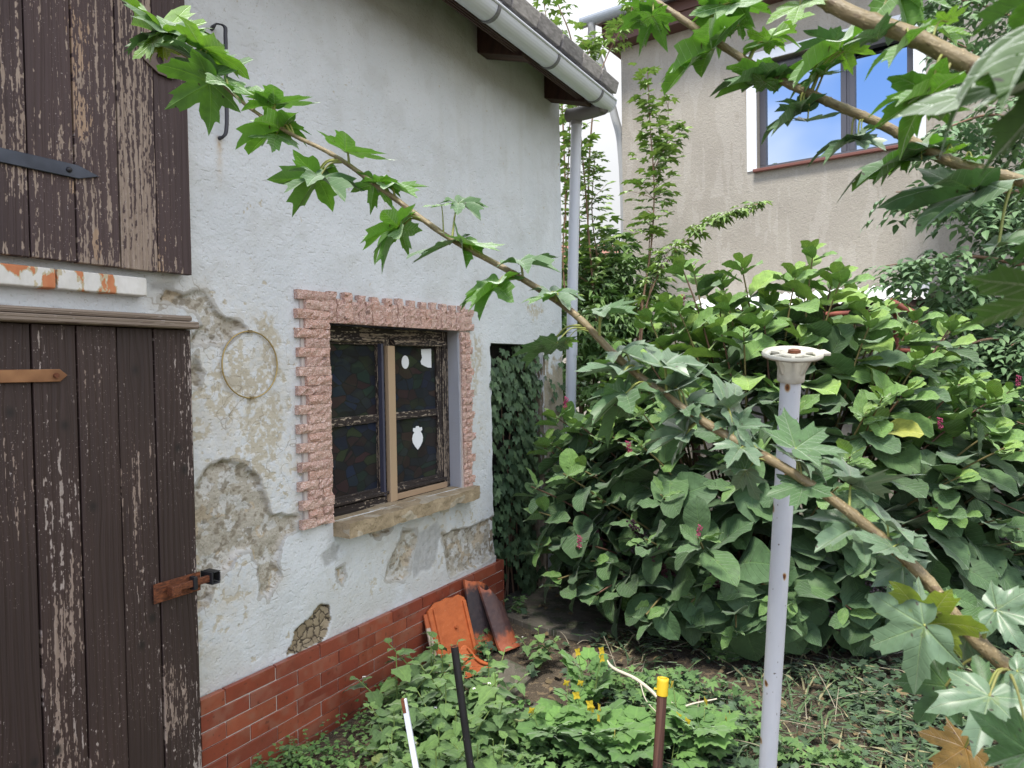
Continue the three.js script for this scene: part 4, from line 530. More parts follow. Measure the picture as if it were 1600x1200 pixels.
// ------------------------------------------------------------------ pokeweed bush
{
  const r = rng(101), t = thing('pokeweed_bush', 'large pokeweed bush with broad green leaves and dark berry spikes', 'bush');
  const prof = k => Math.min(1, Math.pow(k, 0.72) * 2.05 * (1 - k) ** 0.62 * 1.06);
  const prof2 = k => Math.pow(Math.sin(Math.PI * Math.pow(k, 0.88)), 0.72) * (k > 0.93 ? 0.9 : 1);
  const geos = [0, 1, 2, 3, 4, 5].map(i => blade(1, 0.58 + 0.07 * (i % 3), { nv: 10, nu: 6, seed: 200 + i, fold: 0.18 + 0.12 * (i % 2), droop: 0.12 + 0.09 * (i % 3), wave: 0.022, freq: 18 + i * 3, twist: 1.2, profile: i % 2 ? prof : prof2 }));
  const slim = [0, 1, 2].map(i => blade(1, 0.34 + 0.05 * i, { nv: 10, nu: 6, seed: 230 + i, fold: 0.35, droop: 0.1 + 0.1 * i, wave: 0.03, freq: 20, twist: 1.2 }));
  const mk = (tint, tr, coat = 0.22) => leafMat(pokeTex, tint, { trans: tr, bump: pokeBump, bs: 0.006, coat, coatR: 0.5 });
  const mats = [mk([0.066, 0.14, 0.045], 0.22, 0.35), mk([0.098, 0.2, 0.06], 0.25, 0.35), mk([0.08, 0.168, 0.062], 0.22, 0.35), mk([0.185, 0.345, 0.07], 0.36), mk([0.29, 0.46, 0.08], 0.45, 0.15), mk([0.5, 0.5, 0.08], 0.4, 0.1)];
  const instMat = leafMat(pokeTex, [1, 1, 1], { trans: 0.25, bump: pokeBump, bs: 0.006, coat: 0.2, coatR: 0.5 });
  const tints = mats.map(m => m.color.toArray());
  const C = V3(1.62, 0.5, -4.5), RX0 = 1.45, RX1 = 1.95, RY = 1.55, RZ = 1.15;
  const stemMat = std([0.16, 0.13, 0.05], 0.6), stemRed = std([0.13, 0.07, 0.045], 0.6), recs = [], tips = [];
  // outer shoots over the dome, then a fill of inner leaves
  const N = 205;
  for (let i = 0; i < N; i++) {
    const g = (i + 0.5) / N, el = Math.asin(mix(-0.42, 0.99, g)), az = i * 2.39996 + (r() - 0.5) * 0.5; let dx = Math.cos(az) * Math.cos(el), dz = Math.sin(az) * Math.cos(el), dy = Math.sin(el);
    if (dz < -0.55) continue;
    const k = 0.86 + 0.2 * fbm(dx * 2 + 5, dy * 2 + dz * 2 + 9, 3) + (r() - 0.5) * 0.1; const tip = V3(C.x + dx * (dx < 0 ? RX0 : RX1) * k, C.y + dy * RY * k * (dy < 0 ? 0.3 : 1), C.z + dz * RZ * k);
    if (dy > 0.75 && r() < 0.5) tip.y += 0.15 + r() * 0.16;
    tips.push([tip, V3(dx, dy, dz)]);
  }
  for (const q of [[1158, 412, 4.3], [1250, 478, 4.4], [1300, 440, 4.3], [1205, 466, 4.5], [1345, 478, 4.2], [1420, 520, 4.0], [1120, 470, 4.4], [1060, 500, 4.5], [900, 660, 4.2], [855, 690, 4.25], [830, 760, 4.15], [850, 700, 4.3], [1090, 840, 3.35], [905, 850, 3.9], [842, 800, 4.05], [872, 905, 3.95], [838, 850, 4.1], [866, 650, 4.3], [880, 740, 4.0], [930, 930, 3.75], [1010, 960, 3.5], [1150, 980, 3.4], [1230, 960, 3.35], [1000, 640, 3.8], [960, 560, 4.3], [1500, 600, 3.9], [1560, 620, 3.8], [1500, 800, 3.6], [1570, 700, 3.5], [1380, 620, 3.6], [1010, 560, 4.1], [1460, 560, 4.3]]) { const tp = at(...q); tips.push([tp, tp.clone().sub(C).normalize()]); }
  for (const [tip, d] of tips) {
    const bl = toBarn(tip); if (bl[2] < 0.14 && bl[0] < 3.3) continue;
    const root = V3(C.x + d.x * 0.55 + (r() - 0.5) * 0.3, 0, C.z + d.z * 0.35); root.y = gh(root.x, root.z);
    const ctl = V3(mix(root.x, tip.x, 0.45), mix(root.y, Math.max(tip.y, 0.7), 0.72), mix(root.z, tip.z, 0.42)); const c = new THREE.QuadraticBezierCurve3(root, ctl, tip);
    const pts = []; for (let k = 0; k <= 6; k++) pts.push(c.getPoint(k / 6)); part('stem', taper(pts, [0.011, 0.004], 14, 6), r() < 0.3 ? stemRed : stemMat, t);
    const n = 6 + Math.floor(r() * 4), big = 0.27 + r() * 0.08; let a0 = r() * 6; const low = clamp((0.9 - tip.y) / 0.6);
    for (let k = 0; k < n; k++) {
      const u = mix(0.52, 1, Math.pow((k + 0.5) / n, 0.85)), p = c.getPoint(Math.min(u, 1)), tg = c.getTangent(Math.min(u, 1)); a0 += 2.4;
      const s1 = tg.clone().cross(V3(0.1, 1, 0.05)).normalize(), s2 = tg.clone().cross(s1).normalize(), rad = s1.multiplyScalar(Math.cos(a0)).addScaledVector(s2, Math.sin(a0));
      const young = ss(0.86, 1, u) * (tip.y > 1.0 ? 1 : 0.45), L = mix(big, 0.1, Math.pow(ss(0.72, 1.02, u), 1.6)) * (0.85 + r() * 0.3);
      const dir = rad.clone().multiplyScalar(0.95).addScaledVector(tg, 0.3 + young * 0.7).addScaledVector(d, 0.25).add(V3(0, mix(-0.12, 0.35, young) - 0.35 * low + (r() - 0.5) * 0.5, 0)).normalize();
      const nr = V3(0, 1, 0).multiplyScalar(1 - low * 0.3).addScaledVector(d, 0.3 + 0.3 * low).add(V3((r() - 0.5) * 0.7, 0, (r() - 0.5) * 0.5));
      p.addScaledVector(rad, 0.015); const bb = toBarn(p.clone().addScaledVector(dir, L)); if (bb[2] < 0.04 && bb[0] < 3.15) continue;
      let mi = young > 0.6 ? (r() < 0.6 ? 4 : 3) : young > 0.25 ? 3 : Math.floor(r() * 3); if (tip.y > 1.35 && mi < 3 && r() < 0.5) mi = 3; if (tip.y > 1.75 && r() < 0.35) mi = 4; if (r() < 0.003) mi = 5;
      recs.push({ m: frameOf(p, dir, nr, L), mi, gi: mi >= 4 || (mi === 3 && young > 0.25) ? 6 + Math.floor(r() * 3) : Math.floor(r() * 6), d: p.clone().sub(camera.position).length() + (d.z < -0.2 ? 1.2 : 0) });
    }
  }
  for (const [tip, d] of tips) { const bl = toBarn(tip); if (bl[2] < 0.2 && bl[0] < 3.4) continue; const up = V3(d.x * 0.4, 0.9, d.z * 0.4).normalize(); let a = r() * 6; const hi = tip.y > 1.1; for (let k = 0; k < (hi ? 5 : 3); k++) { a += 1.9; const rd = V3(Math.cos(a), 0, Math.sin(a)), dir = rd.clone().multiplyScalar(0.85).addScaledVector(up, 0.25 + 0.16 * k).addScaledVector(d, 0.2), p = tip.clone().addScaledVector(up, -0.07 + 0.018 * k), mi = hi ? (k > 2 ? 4 : 3) : (k > 1 ? 3 : 1); recs.push({ m: frameOf(p, dir, V3(0, 1, 0).addScaledVector(d, 0.4), (0.17 - 0.022 * k) * (0.85 + r() * 0.35)), mi, gi: 6 + Math.floor(r() * 3), d: p.clone().sub(camera.position).length() + (d.z < -0.2 ? 1.2 : 0) }); } }
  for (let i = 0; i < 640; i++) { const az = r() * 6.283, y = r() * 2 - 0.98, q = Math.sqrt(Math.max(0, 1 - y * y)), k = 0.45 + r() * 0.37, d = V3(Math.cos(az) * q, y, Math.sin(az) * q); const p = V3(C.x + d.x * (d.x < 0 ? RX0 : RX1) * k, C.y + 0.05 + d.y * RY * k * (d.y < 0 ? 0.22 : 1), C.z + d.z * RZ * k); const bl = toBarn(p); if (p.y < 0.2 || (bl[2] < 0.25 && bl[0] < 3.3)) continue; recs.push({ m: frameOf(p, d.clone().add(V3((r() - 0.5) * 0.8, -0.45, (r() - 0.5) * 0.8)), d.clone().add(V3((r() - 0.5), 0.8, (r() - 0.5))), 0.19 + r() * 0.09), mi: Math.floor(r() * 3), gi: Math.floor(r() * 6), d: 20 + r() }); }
  recs.sort((a, b) => a.d - b.d);
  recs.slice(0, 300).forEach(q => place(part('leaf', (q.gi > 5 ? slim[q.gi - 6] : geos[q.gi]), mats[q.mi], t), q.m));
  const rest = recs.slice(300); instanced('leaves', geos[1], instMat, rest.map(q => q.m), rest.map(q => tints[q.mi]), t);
  // berry spikes and pink flower spikes
  const sph = new THREE.IcosahedronGeometry(1, 0), mkSpike = (n, L, rad, s) => { const l = [], q = rng(s); for (let i = 0; i < n; i++) { const a = q() * 6.28, y = L * (0.15 + 0.85 * i / n), g = sph.clone(), k = rad * (0.75 + q() * 0.5); g.scale(k, k * 0.85, k); g.translate(Math.cos(a) * (0.009 + q() * 0.006), y, Math.sin(a) * (0.009 + q() * 0.006)); l.push(g); } l.push(taper([V3(0, 0, 0), V3(0.002, L * 0.5, 0), V3(0, L, 0.003)], [0.0025, 0.001], 5, 5)); return merge(l); };
  const bg = [mkSpike(40, 0.1, 0.0058, 1), mkSpike(54, 0.13, 0.006, 2), mkSpike(30, 0.08, 0.0052, 3)], bm = std([0.022, 0.008, 0.014], 0.35), bm2 = std([0.05, 0.014, 0.022], 0.5), fm = std([0.3, 0.03, 0.1], 0.6), fg = mkSpike(46, 0.09, 0.0042, 7);
  let made = 0; tips.forEach(([tip, d], i) => { const bl = toBarn(tip); if (bl[2] < 0.3 && bl[0] < 3.4) return; for (let k = 0; k < 2; k++) if (r() < 0.7 && made < 75) { made++; const p = tip.clone().addScaledVector(d, -0.06 - r() * 0.1).add(V3((r() - 0.5) * 0.16, (r() - 0.6) * 0.1, (r() - 0.5) * 0.16)); place(part('berry_spike', bg[(i + k) % 3], r() < 0.6 ? bm : bm2, t), frameOf(p, V3(d.x * 0.5 + (r() - 0.5) * 0.7, r() < 0.45 ? -0.5 : 0.85, d.z * 0.5 + (r() - 0.5) * 0.5), V3(0, 0, 1), 1 + r() * 0.4)); } });
  for (const q of [[1090, 840, 3.3], [905, 858, 3.75], [882, 640, 4.1], [1282, 635, 3.9], [1470, 672, 3.6], [1065, 480, 4.3], [1590, 605, 3.8], [985, 710, 3.75]]) place(part('flower_spike', fg, fm, t), frameOf(at(...q), V3((r() - 0.5) * 0.5, 1, 0.2), V3(0, 0, 1), 0.65 + r() * 0.25));
}
// ------------------------------------------------------------------ poles and stakes standing in the garden
{
  // white pole with its plastic flange
  const top = at(1236, 586, 1.46), low = at(1199, 1205, 1.72), dir = low.clone().sub(top), foot = top.clone().addScaledVector(dir, (top.y - 0.02) / -dir.y);
  const t = thing('white_pole', 'leaning white metal pole topped with a round plastic flange', 'pole', [foot.x, foot.y, foot.z]); const axis = top.clone().sub(foot), L = axis.length(); t.quaternion.setFromUnitVectors(V3(0, 1, 0), axis.clone().normalize());
  const pt = colorTex(256, 1024, (u, v) => { let c = mix3([198, 203, 212], [210, 214, 221], fbm(u * 6, v * 30, 4)); const k = cells(u * 5, v * 42, 3), q = TAB[(k[2] * 13 + 1) & 65535]; if (q > 0.91 && k[0] < 0.18) c = mix3([132, 84, 44], [70, 48, 34], ss(0.12, 0.03, k[0])); else if (q > 0.91 && k[0] < 0.26) c = mix3(c, [186, 160, 120], 0.6); if (vn(u * 20, v * 160) > 0.965) c = [86, 80, 76]; return c; });
  const tube = new THREE.CylinderGeometry(0.0205, 0.0205, L, 28, 1); tube.translate(0, L / 2, 0); part('pole', tube, std([1, 1, 1], 0.33, { map: pt }), t);
  const pm = std([1, 1, 1], 0.6, { map: colorTex(256, 256, (u, v) => mix3([170, 166, 152], [206, 203, 192], fbm(u * 9, v * 9, 4) * 1.3 - 0.1)) });
  const so = new THREE.LatheGeometry([[0.0215, 0], [0.0265, 0.0], [0.0268, 0.012], [0.027, 0.05], [0.0215, 0.05], [0.0213, 0.01]].map(p => new THREE.Vector2(...p)), 32); const socket = part('socket', so, pm, t, [0, L - 0.012, 0]);
  for (let k = 0; k < 4; k++) { const a = k / 4 * Math.PI * 2 + 0.5, g = extrude([[0.026, 0.018], [0.03, 0.02], [0.045, 0.05], [0.038, 0.05], [0.026, 0.036]], 0.006, 0.0008); g.translate(0, 0, -0.003); g.rotateY(a); part('rib', g, pm, socket); }
  // flange: an open wheel with ring, hub and spokes
  const fl = []; fl.push(new THREE.LatheGeometry([[0.053, 0], [0.07, 0], [0.071, 0.004], [0.069, 0.009], [0.064, 0.009], [0.062, 0.005], [0.053, 0.005], [0.053, 0]].map(p => new THREE.Vector2(...p)), 48)); fl.push(new THREE.LatheGeometry([[0.012, 0], [0.03, 0], [0.03, 0.007], [0.012, 0.007], [0.012, 0]].map(p => new THREE.Vector2(...p)), 28));
  for (let k = 0; k < 6; k++) { const g = box(0.029, 0.0545, 0, 0.006, -0.004, 0.004, 0.001); g.rotateY(k / 6 * Math.PI * 2 + 0.2); fl.push(g); } const ear = box(0.066, 0.086, 0.0005, 0.0075, -0.018, 0.02, 0.002); ear.rotateY(0.0); fl.push(ear);
  part('flange', merge(fl).scale(0.84, 1, 0.84), pm, t, [0, L + 0.04, 0]); part('bolt_head', new THREE.CylinderGeometry(0.012, 0.013, 0.008, 6), M.rust, t, [0.004, L + 0.049, 0]);
  const stake = (name, label, cat, q0, q1, d0, d1, rad, mat, caps) => { const a = at(...q0, d0), b = at(...q1, d1), dv = b.clone().sub(a), f = a.clone().addScaledVector(dv, (a.y - 0.0) / -dv.y), g = thing(name, label, cat, [f.x, f.y, f.z]), ax = a.clone().sub(f), len = ax.length(); g.quaternion.setFromUnitVectors(V3(0, 1, 0), ax.normalize()); caps(g, len, rad, mat); return g; };
  const hollow = (L, R, th) => new THREE.LatheGeometry([[R - th, L - 0.03], [R - th, L], [R, L], [R, 0]].map(p => new THREE.Vector2(...p)), 18);
  const blackT = colorTex(64, 512, (u, v) => { let c = mix3([20, 20, 22], [38, 38, 40], fbm(u * 6, v * 30, 3)); if (vn(u * 12, v * 90) > 0.95) c = [150, 148, 146]; return c; });
  stake('black_stake', 'black hollow metal stake beside the leaning roof tiles', 'stake', [710, 1010], [736, 1205], 2.3, 2.28, 0.0125, std([1, 1, 1], 0.42, { map: blackT, side: THREE.DoubleSide }), (g, l, R, m) => { part('tube', hollow(l, R, 0.003), m, g); const e = new THREE.TorusGeometry(R - 0.002, 0.0025, 6, 16); e.rotateX(Math.PI / 2); part('rusty_rim', e, M.rust, g, [0, l, 0]); });
  stake('white_stake', 'thin white flat stake with a rusty tip among the weeds', 'stake', [631, 1092], [651, 1205], 2.25, 2.22, 0.009, std([0.62, 0.65, 0.72], 0.45), (g, l, R, m) => { part('bar', box(-R, R, 0, l, -0.006, 0.006, 0.002), m, g); part('rusty_tip', box(-R * 1.02, R * 0.2, l - 0.042, l + 0.002, -0.0066, 0.0066, 0.001), M.rust, g); });
  stake('brown_stake', 'brown painted stake with yellow tape wrapped round its top', 'stake', [1036, 1060], [1027, 1205], 2.25, 2.22, 0.0155, std([1, 1, 1], 0.6, { map: ironTex([56, 32, 26], [92, 62, 52], 12), side: THREE.DoubleSide }), (g, l, R, m) => { part('tube', hollow(l, R, 0.003), m, g); const tp = new THREE.LatheGeometry([[R + 0.001, l - 0.052], [R + 0.003, l - 0.05], [R + 0.0022, l - 0.035], [R + 0.0034, l - 0.02], [R + 0.0022, l - 0.008], [R + 0.003, l + 0.001], [R - 0.004, l + 0.002], [R - 0.004, l - 0.02]].map(p => new THREE.Vector2(...p)), 22); const y = std([0.6, 0.42, 0.02], 0.5, { side: THREE.DoubleSide }); const tape = part('yellow_tape', tp, y, g); part('tape_end', box(-R - 0.012, -R + 0.002, l - 0.036, l - 0.03, 0, 0.004, 0.001), y, tape); });
}
// ------------------------------------------------------------------ clay roof tiles leaning on the plinth
{
  const clay = (a, b, s, dk) => std([1, 1, 1], 0.62, { map: colorTex(256, 512, (u, v) => { const n = fbm(u * 8 + s, v * 14, 4), f = vn(u * 120, v * 240); let c = mix3(a, b, n); if (f > 0.9) c = mix3(c, [206, 166, 130], 0.5); if (dk) { const w = ss(0.15, 0.3, v + (n - 0.5) * 0.2) * ss(0.95, 0.78, v + (n - 0.5) * 0.2); c = mix3(c, mix3([30, 26, 36], [58, 46, 46], n), w * dk); } return c; }), bumpMap: heightTex(128, 128, (u, v) => fbm(u * 14, v * 28, 3)), bumpScale: 0.002 });
  const orange = clay([168, 82, 36], [196, 104, 52], 2, 0), dark = clay([166, 84, 48], [186, 102, 62], 5, 0.97), brown = clay([150, 78, 50], [168, 92, 62], 8, 0.8);
  const lean = (name, label, bp, bz, tp, tz, roll) => { const b = barnPt(...bp, bz), tt = barnPt(...tp, tz); const g = thing(name, label, 'roof tile', [b.x, b.y, b.z], 'loose roof tiles at the plinth'); const y = tt.clone().sub(b), m = frameOf(b, y, BN.clone().addScaledVector(BU, roll)); g.quaternion.setFromRotationMatrix(m); return [g, y.length()]; };
  const uvr = (g, w, h) => planarUV(g, (x, y) => [x / w + 0.5, y / h]);
  // flat interlocking tile, worn corner, raised ribs and nib
  {
    const [g, L] = lean('roof_tile', 'flat orange roof tile leaning against the red plinth', [1.375, 0.05], 0.2, [1.44, 0.40], 0.055, -0.3);
    const body = extrude([[-0.115, 0], [0.12, 0], [0.125, L * 0.5], [0.118, L * 0.96], [0.085, L * 1.01], [0.05, L * 0.985], [0.0, L * 1.0], [-0.03, L * 0.975], [-0.07, L * 0.97], [-0.125, L * 0.88]], 0.014, 0.004);
    part('tile_body', uvr(body, 0.26, L), orange, g); part('rib', uvr(box(-0.1, -0.08, 0.01, L * 0.9, 0.016, 0.028, 0.004), 0.26, L), orange, g); part('rib', uvr(box(0.098, 0.118, 0.01, L * 0.93, 0.016, 0.03, 0.004), 0.26, L), orange, g);
    const nib = new THREE.CylinderGeometry(0.007, 0.011, 0.018, 8); nib.rotateX(Math.PI / 2); part('nib', nib, orange, g, [0.02, L * 0.6, 0.024]); part('pale_edge', uvr(box(-0.15, -0.119, 0.0, L * 0.86, -0.006, 0.006, 0.003), 0.26, L), std([1, 1, 1], 0.85, { map: colorTex(64, 128, (u, v) => v < 0.68 && v > 0.1 ? mix3([168, 150, 134], [190, 172, 156], fbm(u * 5, v * 20, 3)) : [174, 92, 54]) }), g);
  }
  const pan = (w, L, depth, brk, seed, arc = 1) => { const P = [], U = [], I = [], nx = 18, ny = 26, r = rng(seed), o = r() * 50; for (let s = 0; s < 2; s++) for (let j = 0; j <= ny; j++) for (let i = 0; i <= nx; i++) { const u = i / nx * 2 - 1, top = L * (1 - brk * clamp(0.5 - 0.5 * u * arc + 0.5 * (fbm(u * 2.5 + o, 3, 3) - 0.5))), v = j / ny, y = v * top, taperW = 1 - 0.12 * v; let z = depth * Math.cos(u * 1.35) + (v < 0.1 ? 0.008 * ss(0.1, 0.03, v) : 0) - (s ? 0.013 : 0); P.push(u * w / 2 * taperW, y, z); U.push(u * 0.5 + 0.5, y / L); }
    const row = nx + 1, S = row * (ny + 1); for (let s = 0; s < 2; s++) for (let j = 0; j < ny; j++) for (let i = 0; i < nx; i++) { const a = s * S + j * row + i, b = a + row; s ? I.push(a, b, a + 1, a + 1, b, b + 1) : I.push(a, a + 1, b, b, a + 1, b + 1); }
    const edge = (a, b) => I.push(a, b, a + S, a + S, b, b + S); for (let i = 0; i < nx; i++) { edge(i + 1, i); edge(ny * row + i, ny * row + i + 1); } for (let j = 0; j < ny; j++) { edge(j * row, (j + 1) * row); edge((j + 1) * row + nx, j * row + nx); }
    let g = new THREE.BufferGeometry(); g.setAttribute('position', new THREE.Float32BufferAttribute(P, 3)); g.setAttribute('uv', new THREE.Float32BufferAttribute(U, 2)); g.setIndex(I); g.computeVertexNormals(); return toCreasedNormals(g, 0.7); };
  { const [g, L] = lean('roof_tile', 'blackened curved roof tile with bare orange upper end', [1.66, 0.07], 0.17, [1.73, 0.42], 0.06, -0.15); part('tile_body', pan(0.21, L * 1.04, 0.035, 0.14, 4, -1), dark, g); }
  { const [g, L] = lean('roof_tile', 'broken brown ridge tile with jagged edge lying over the blackened one', [1.72, 0.07], 0.28, [1.765, 0.385], 0.115, -0.1); part('tile_body', pan(0.17, L * 1.05, 0.05, 0.5, 9, -1), brown, g); }
  { const p = G(742, 1056); const g = thing('tile_shard', 'curved orange roof tile shard resting on the ground by the flat tile', 'tile shard', [p.x, p.y, p.z]); g.rotation.set(-0.5, 0.5, 0.15); const s = new THREE.Shape(); s.moveTo(-0.09, 0); s.lineTo(0.13, 0.05); s.quadraticCurveTo(0.02, 0.07, -0.035, 0.16); s.quadraticCurveTo(-0.07, 0.17, -0.085, 0.1); s.lineTo(-0.09, 0); part('shard', uvr(new THREE.ExtrudeGeometry(s, { depth: 0.013, bevelEnabled: true, bevelSize: 0.003, bevelThickness: 0.003, bevelSegments: 2 }), 0.3, 0.2), orange, g); part('lip', taper([V3(0.13, 0.05, 0.016), V3(0.03, 0.075, 0.02), V3(-0.03, 0.15, 0.018)], [0.008, 0.008], 10, 7), orange, g); }
  // terracotta pipe end showing below the bush
  { const a = at(1012, 976, 4.0), b = at(1052, 944, 4.35); const g = thing('clay_pipe', 'short piece of red clay pipe lying beneath the bush', 'pipe'); part('pipe', taper([a, a.clone().lerp(b, 0.5), b], [0.04, 0.036], 6, 16, false), std([0.3, 0.1, 0.07], 0.75, { side: THREE.DoubleSide }), g); }
}
// ------------------------------------------------------------------ stone slabs near the doorway
{
  const st = colorTex(512, 512, (u, v) => { const n = fbm(u * 8, v * 8, 5), f = vn(u * 200, v * 200); let c = mix3([70, 66, 58], [116, 110, 98], n); if (fbm(u * 14 + 7, v * 14, 4) > 0.56) c = mix3(c, [66, 74, 52], 0.6); if (f > 0.93) c = [150, 146, 136]; return c; }), sm = std([1, 1, 1], 0.95, { map: st, bumpMap: heightTex(256, 256, (u, v) => fbm(u * 24, v * 24, 4)), bumpScale: 0.006 });
  const slab = (pts, label, h = 0.03) => { const w = pts.map(p => G(p[0], p[1])), c = w.reduce((a, b) => a.add(b), V3(0, 0, 0)).multiplyScalar(1 / w.length); const g = extrude(w.map(p => [p.x - c.x, -(p.z - c.z)]), h, 0.006); g.rotateX(-Math.PI / 2); const o = part('slab', planarUV(g, (x, y, z) => [x * 1.2 + c.x, z * 1.2 + c.z]), sm, scene, [c.x, gh(c.x, c.z) - h * 0.3, c.z]); o.name = numbered('stone_slab'); tag(o, label, 'slab'); };
  slab([[782, 935], [812, 912], [838, 930], [820, 945], [788, 962]], 'small pale stone slab at the foot of the ivy doorway');
  slab([[785, 968], [845, 925], [960, 925], [1040, 945], [1010, 985], [905, 1003], [830, 985]], 'large dark stone slab lying between doorway and bush');
  slab([[742, 1075], [790, 1030], [835, 1052], [800, 1085], [770, 1100]], 'cracked stone slab in front of the orange tile shard');
  slab([[770, 1112], [800, 1092], [850, 1098], [880, 1108], [890, 1125], [840, 1138], [790, 1130]], 'flat stone slab half covered by ground ivy');
}
// dry twig fallen across the ivy
{
  const t = thing('dry_branch', 'forked pale dry branch lying over the ground ivy', 'branch'), m = std([0.5, 0.45, 0.36], 0.85);
  part('stem', taper([at(944, 1026, 3.3), at(956, 1042, 3.28), at(995, 1062, 3.18), at(1030, 1093, 3.05), at(1046, 1125, 2.95)], [0.006, 0.008, 0.008], 26, 7), m, t); part('twig', taper([at(1026, 1088, 3.06), at(1050, 1098, 3.02), at(1058, 1112, 2.98), at(1058, 1132, 2.93)], [0.006, 0.004], 12, 6), m, t); part('twig', taper([at(1058, 1112, 2.98), at(1075, 1102, 2.98), at(1120, 1092, 3.0)], [0.005, 0.003], 12, 6), m, t); part('twig', taper([at(1000, 1066, 3.17), at(1010, 1095, 3.0), at(1028, 1115, 2.9)], [0.003, 0.002], 10, 5), m, t);
}
// ------------------------------------------------------------------ ivy over the doorway
{
  const r = rng(301), t = thing('ivy', 'dark ivy hanging over the old doorway of the barn', 'ivy', [BARN_O.x, 0, BARN_O.z]); t.rotation.y = Math.PI / 2 - ANG;
  const ms = [], cs = [], geo = lobed(IVY, { seed: 12, rings: 1, droop: 0.25, mid: 0.2 });
  const cover = (s, y) => { let k = 0; if (y > 1.15) k = 0.8; else if (y > 0.78) k = s > 2.2 ? 1 : 0.3; else k = s > 2.3 + 0.1 * Math.sin(y * 9) ? 0.75 : Math.abs(y - 0.68) < 0.07 || Math.abs(y - 0.5) < 0.035 ? 0.8 : 0.06; if (s > 2.24 && s < 2.36 && y > 0.95 && y < 1.42) k *= 0.25; if (s > 2.68) k *= y < 0.9 ? 0.4 : y < 1.35 ? 0.14 : 0.05; if (y > 1.68) k *= 0.35; return k * ss(0.3, 0.42, fbm(s * 7, y * 3, 3) + 0.12); };
  let tries = 0; while (ms.length < 1150 && tries++ < 9000) { const s = 2.03 + r() * 0.95, y = 0.12 + r() * 1.63; if (r() > cover(s, y)) continue; const z = s > 2.69 ? 0.015 + r() * 0.02 : -0.115 + r() * 0.09 + 0.05 * fbm(s * 6, y * 4, 2); const yaw = (r() - 0.5) * 1.6, dir = V3(Math.sin(yaw) * 0.7, -0.85, 0.25 + r() * 0.25); ms.push(frameOf(V3(s, y, z), dir, V3((r() - 0.5) * 0.9 - 0.2, 0.6, 0.8), 0.034 + r() * 0.022)); cs.push(leafColor(r, [0.035, 0.085, 0.035], [0.13, 0.21, 0.1], 0.4)); }
  instanced('leaves', geo, leafMat(plainTex, [1, 1, 1], { trans: 0.12, coat: 0.3 }), ms, cs, t);
  for (let k = 0; k < 12; k++) { const s = 2.25 + k * 0.04 + r() * 0.05; part('stem', taper([V3(s, 0.08, -0.12), V3(s + (r() - 0.5) * 0.2, 0.6, -0.1), V3(s + (r() - 0.5) * 0.3, 1.2, -0.1), V3(s + (r() - 0.5) * 0.3, 1.7, -0.11)], [0.005, 0.002], 16, 5), M.twig, t); }
}
// ------------------------------------------------------------------ ground cover
const inFront = p => { const b = toBarn(p); return b[2] > 0.05 || b[0] > 3.15; };
function scatter(name, label, n, seed, where, geo, mat, hFn, sizeFn, cA, cB, flat = 0.5) {
  const r = rng(seed), ms = [], cs = []; let k = 0, tries = 0; while (k < n && tries++ < n * 12) { const q = where(r); if (!q) continue; const p = V3(q[0], 0, q[1]); if (!inFront(p)) continue; p.y = gh(p.x, p.z) + hFn(r, p); const az = r() * 6.283; ms.push(frameOf(p, V3(Math.cos(az), (r() - 0.5) * flat - 0.05, Math.sin(az)), V3((r() - 0.5) * flat * 1.6, 1, (r() - 0.5) * flat * 1.6 + 0.15), sizeFn(r))); cs.push(leafColor(r, cA, cB, 0.4)); k++; }
  const o = instanced(numbered(name), geo, mat, ms, cs); if (label) tag(o, label, null, null, 'stuff'); return o;
}
const gIvy = lobed(IVY, { seed: 5, rings: 1, droop: 0.2 }), ivyMat = leafMat(plainTex, [1, 1, 1], { trans: 0.18, coat: 0.3 });
const patch = (x, z, s) => fbm(x * 2.4 + s, z * 2.4 + s * 2, 4);
const slabFree = p => !(p[0] > 0.05 && p[0] < 1.0 && p[1] < -4.15 && p[1] > -5.2) && fbm(p[0] * 1.7 + 80, p[1] * 1.7 + 80, 3) < 0.6 && !(p[0] > -0.15 && p[0] < 0.25 && p[1] < -3.0 && p[1] > -4.2 && fbm(p[0] * 5, p[1] * 5, 2) > 0.42);
scatter('ground_ivy', 'dark ivy creeping over the yard floor', 5200, 310, r => { const q = [mix(-0.5, 3.4, r()), mix(-2.3, -5.2, r())]; if (!slabFree(q) && r() < 0.93) return null; return patch(q[0], q[1], 3) + r() * 0.25 > 0.52 ? q : null; }, gIvy, ivyMat, r => 0.015 + r() * r() * 0.09, r => 0.026 + r() * 0.026, [0.025, 0.065, 0.03], [0.085, 0.155, 0.07], 0.7);
const clover = (() => { const l = []; for (let k = 0; k < 3; k++) { const b = blade(0.5, 0.5, { nv: 3, nu: 2, seed: 40 + k, droop: 0.1, profile: t => Math.sin(Math.PI * Math.pow(t, 0.6)) }); b.rotateZ(k * 2.094); l.push(b); } return merge(l); })();
const lowMat = leafMat(plainTex, [1, 1, 1], { trans: 0.3, coat: 0.12 });
scatter('clover', 'low clover carpet along the foot of the red plinth', 3400, 320, r => { const s = mix(-0.2, 1.15, r()), z = 0.03 + Math.pow(r(), 1.2) * 0.75, q = barnPt(s, 0, z); return patch(q.x * 2, q.z * 2, 8) + r() * 0.3 > 0.5 ? [q.x, q.z] : null; }, clover, lowMat, (r, p) => 0.02 + r() * 0.09 * (0.4 + patch(p.x * 2, p.z * 2, 4)), r => 0.016 + r() * 0.016, [0.07, 0.19, 0.035], [0.17, 0.32, 0.07]);
const gWeed = [lobed(SMALLM, { seed: 31, rings: 1, droop: 0.3 }), blade(1, 0.6, { nv: 4, nu: 2, seed: 61, droop: 0.3 })];
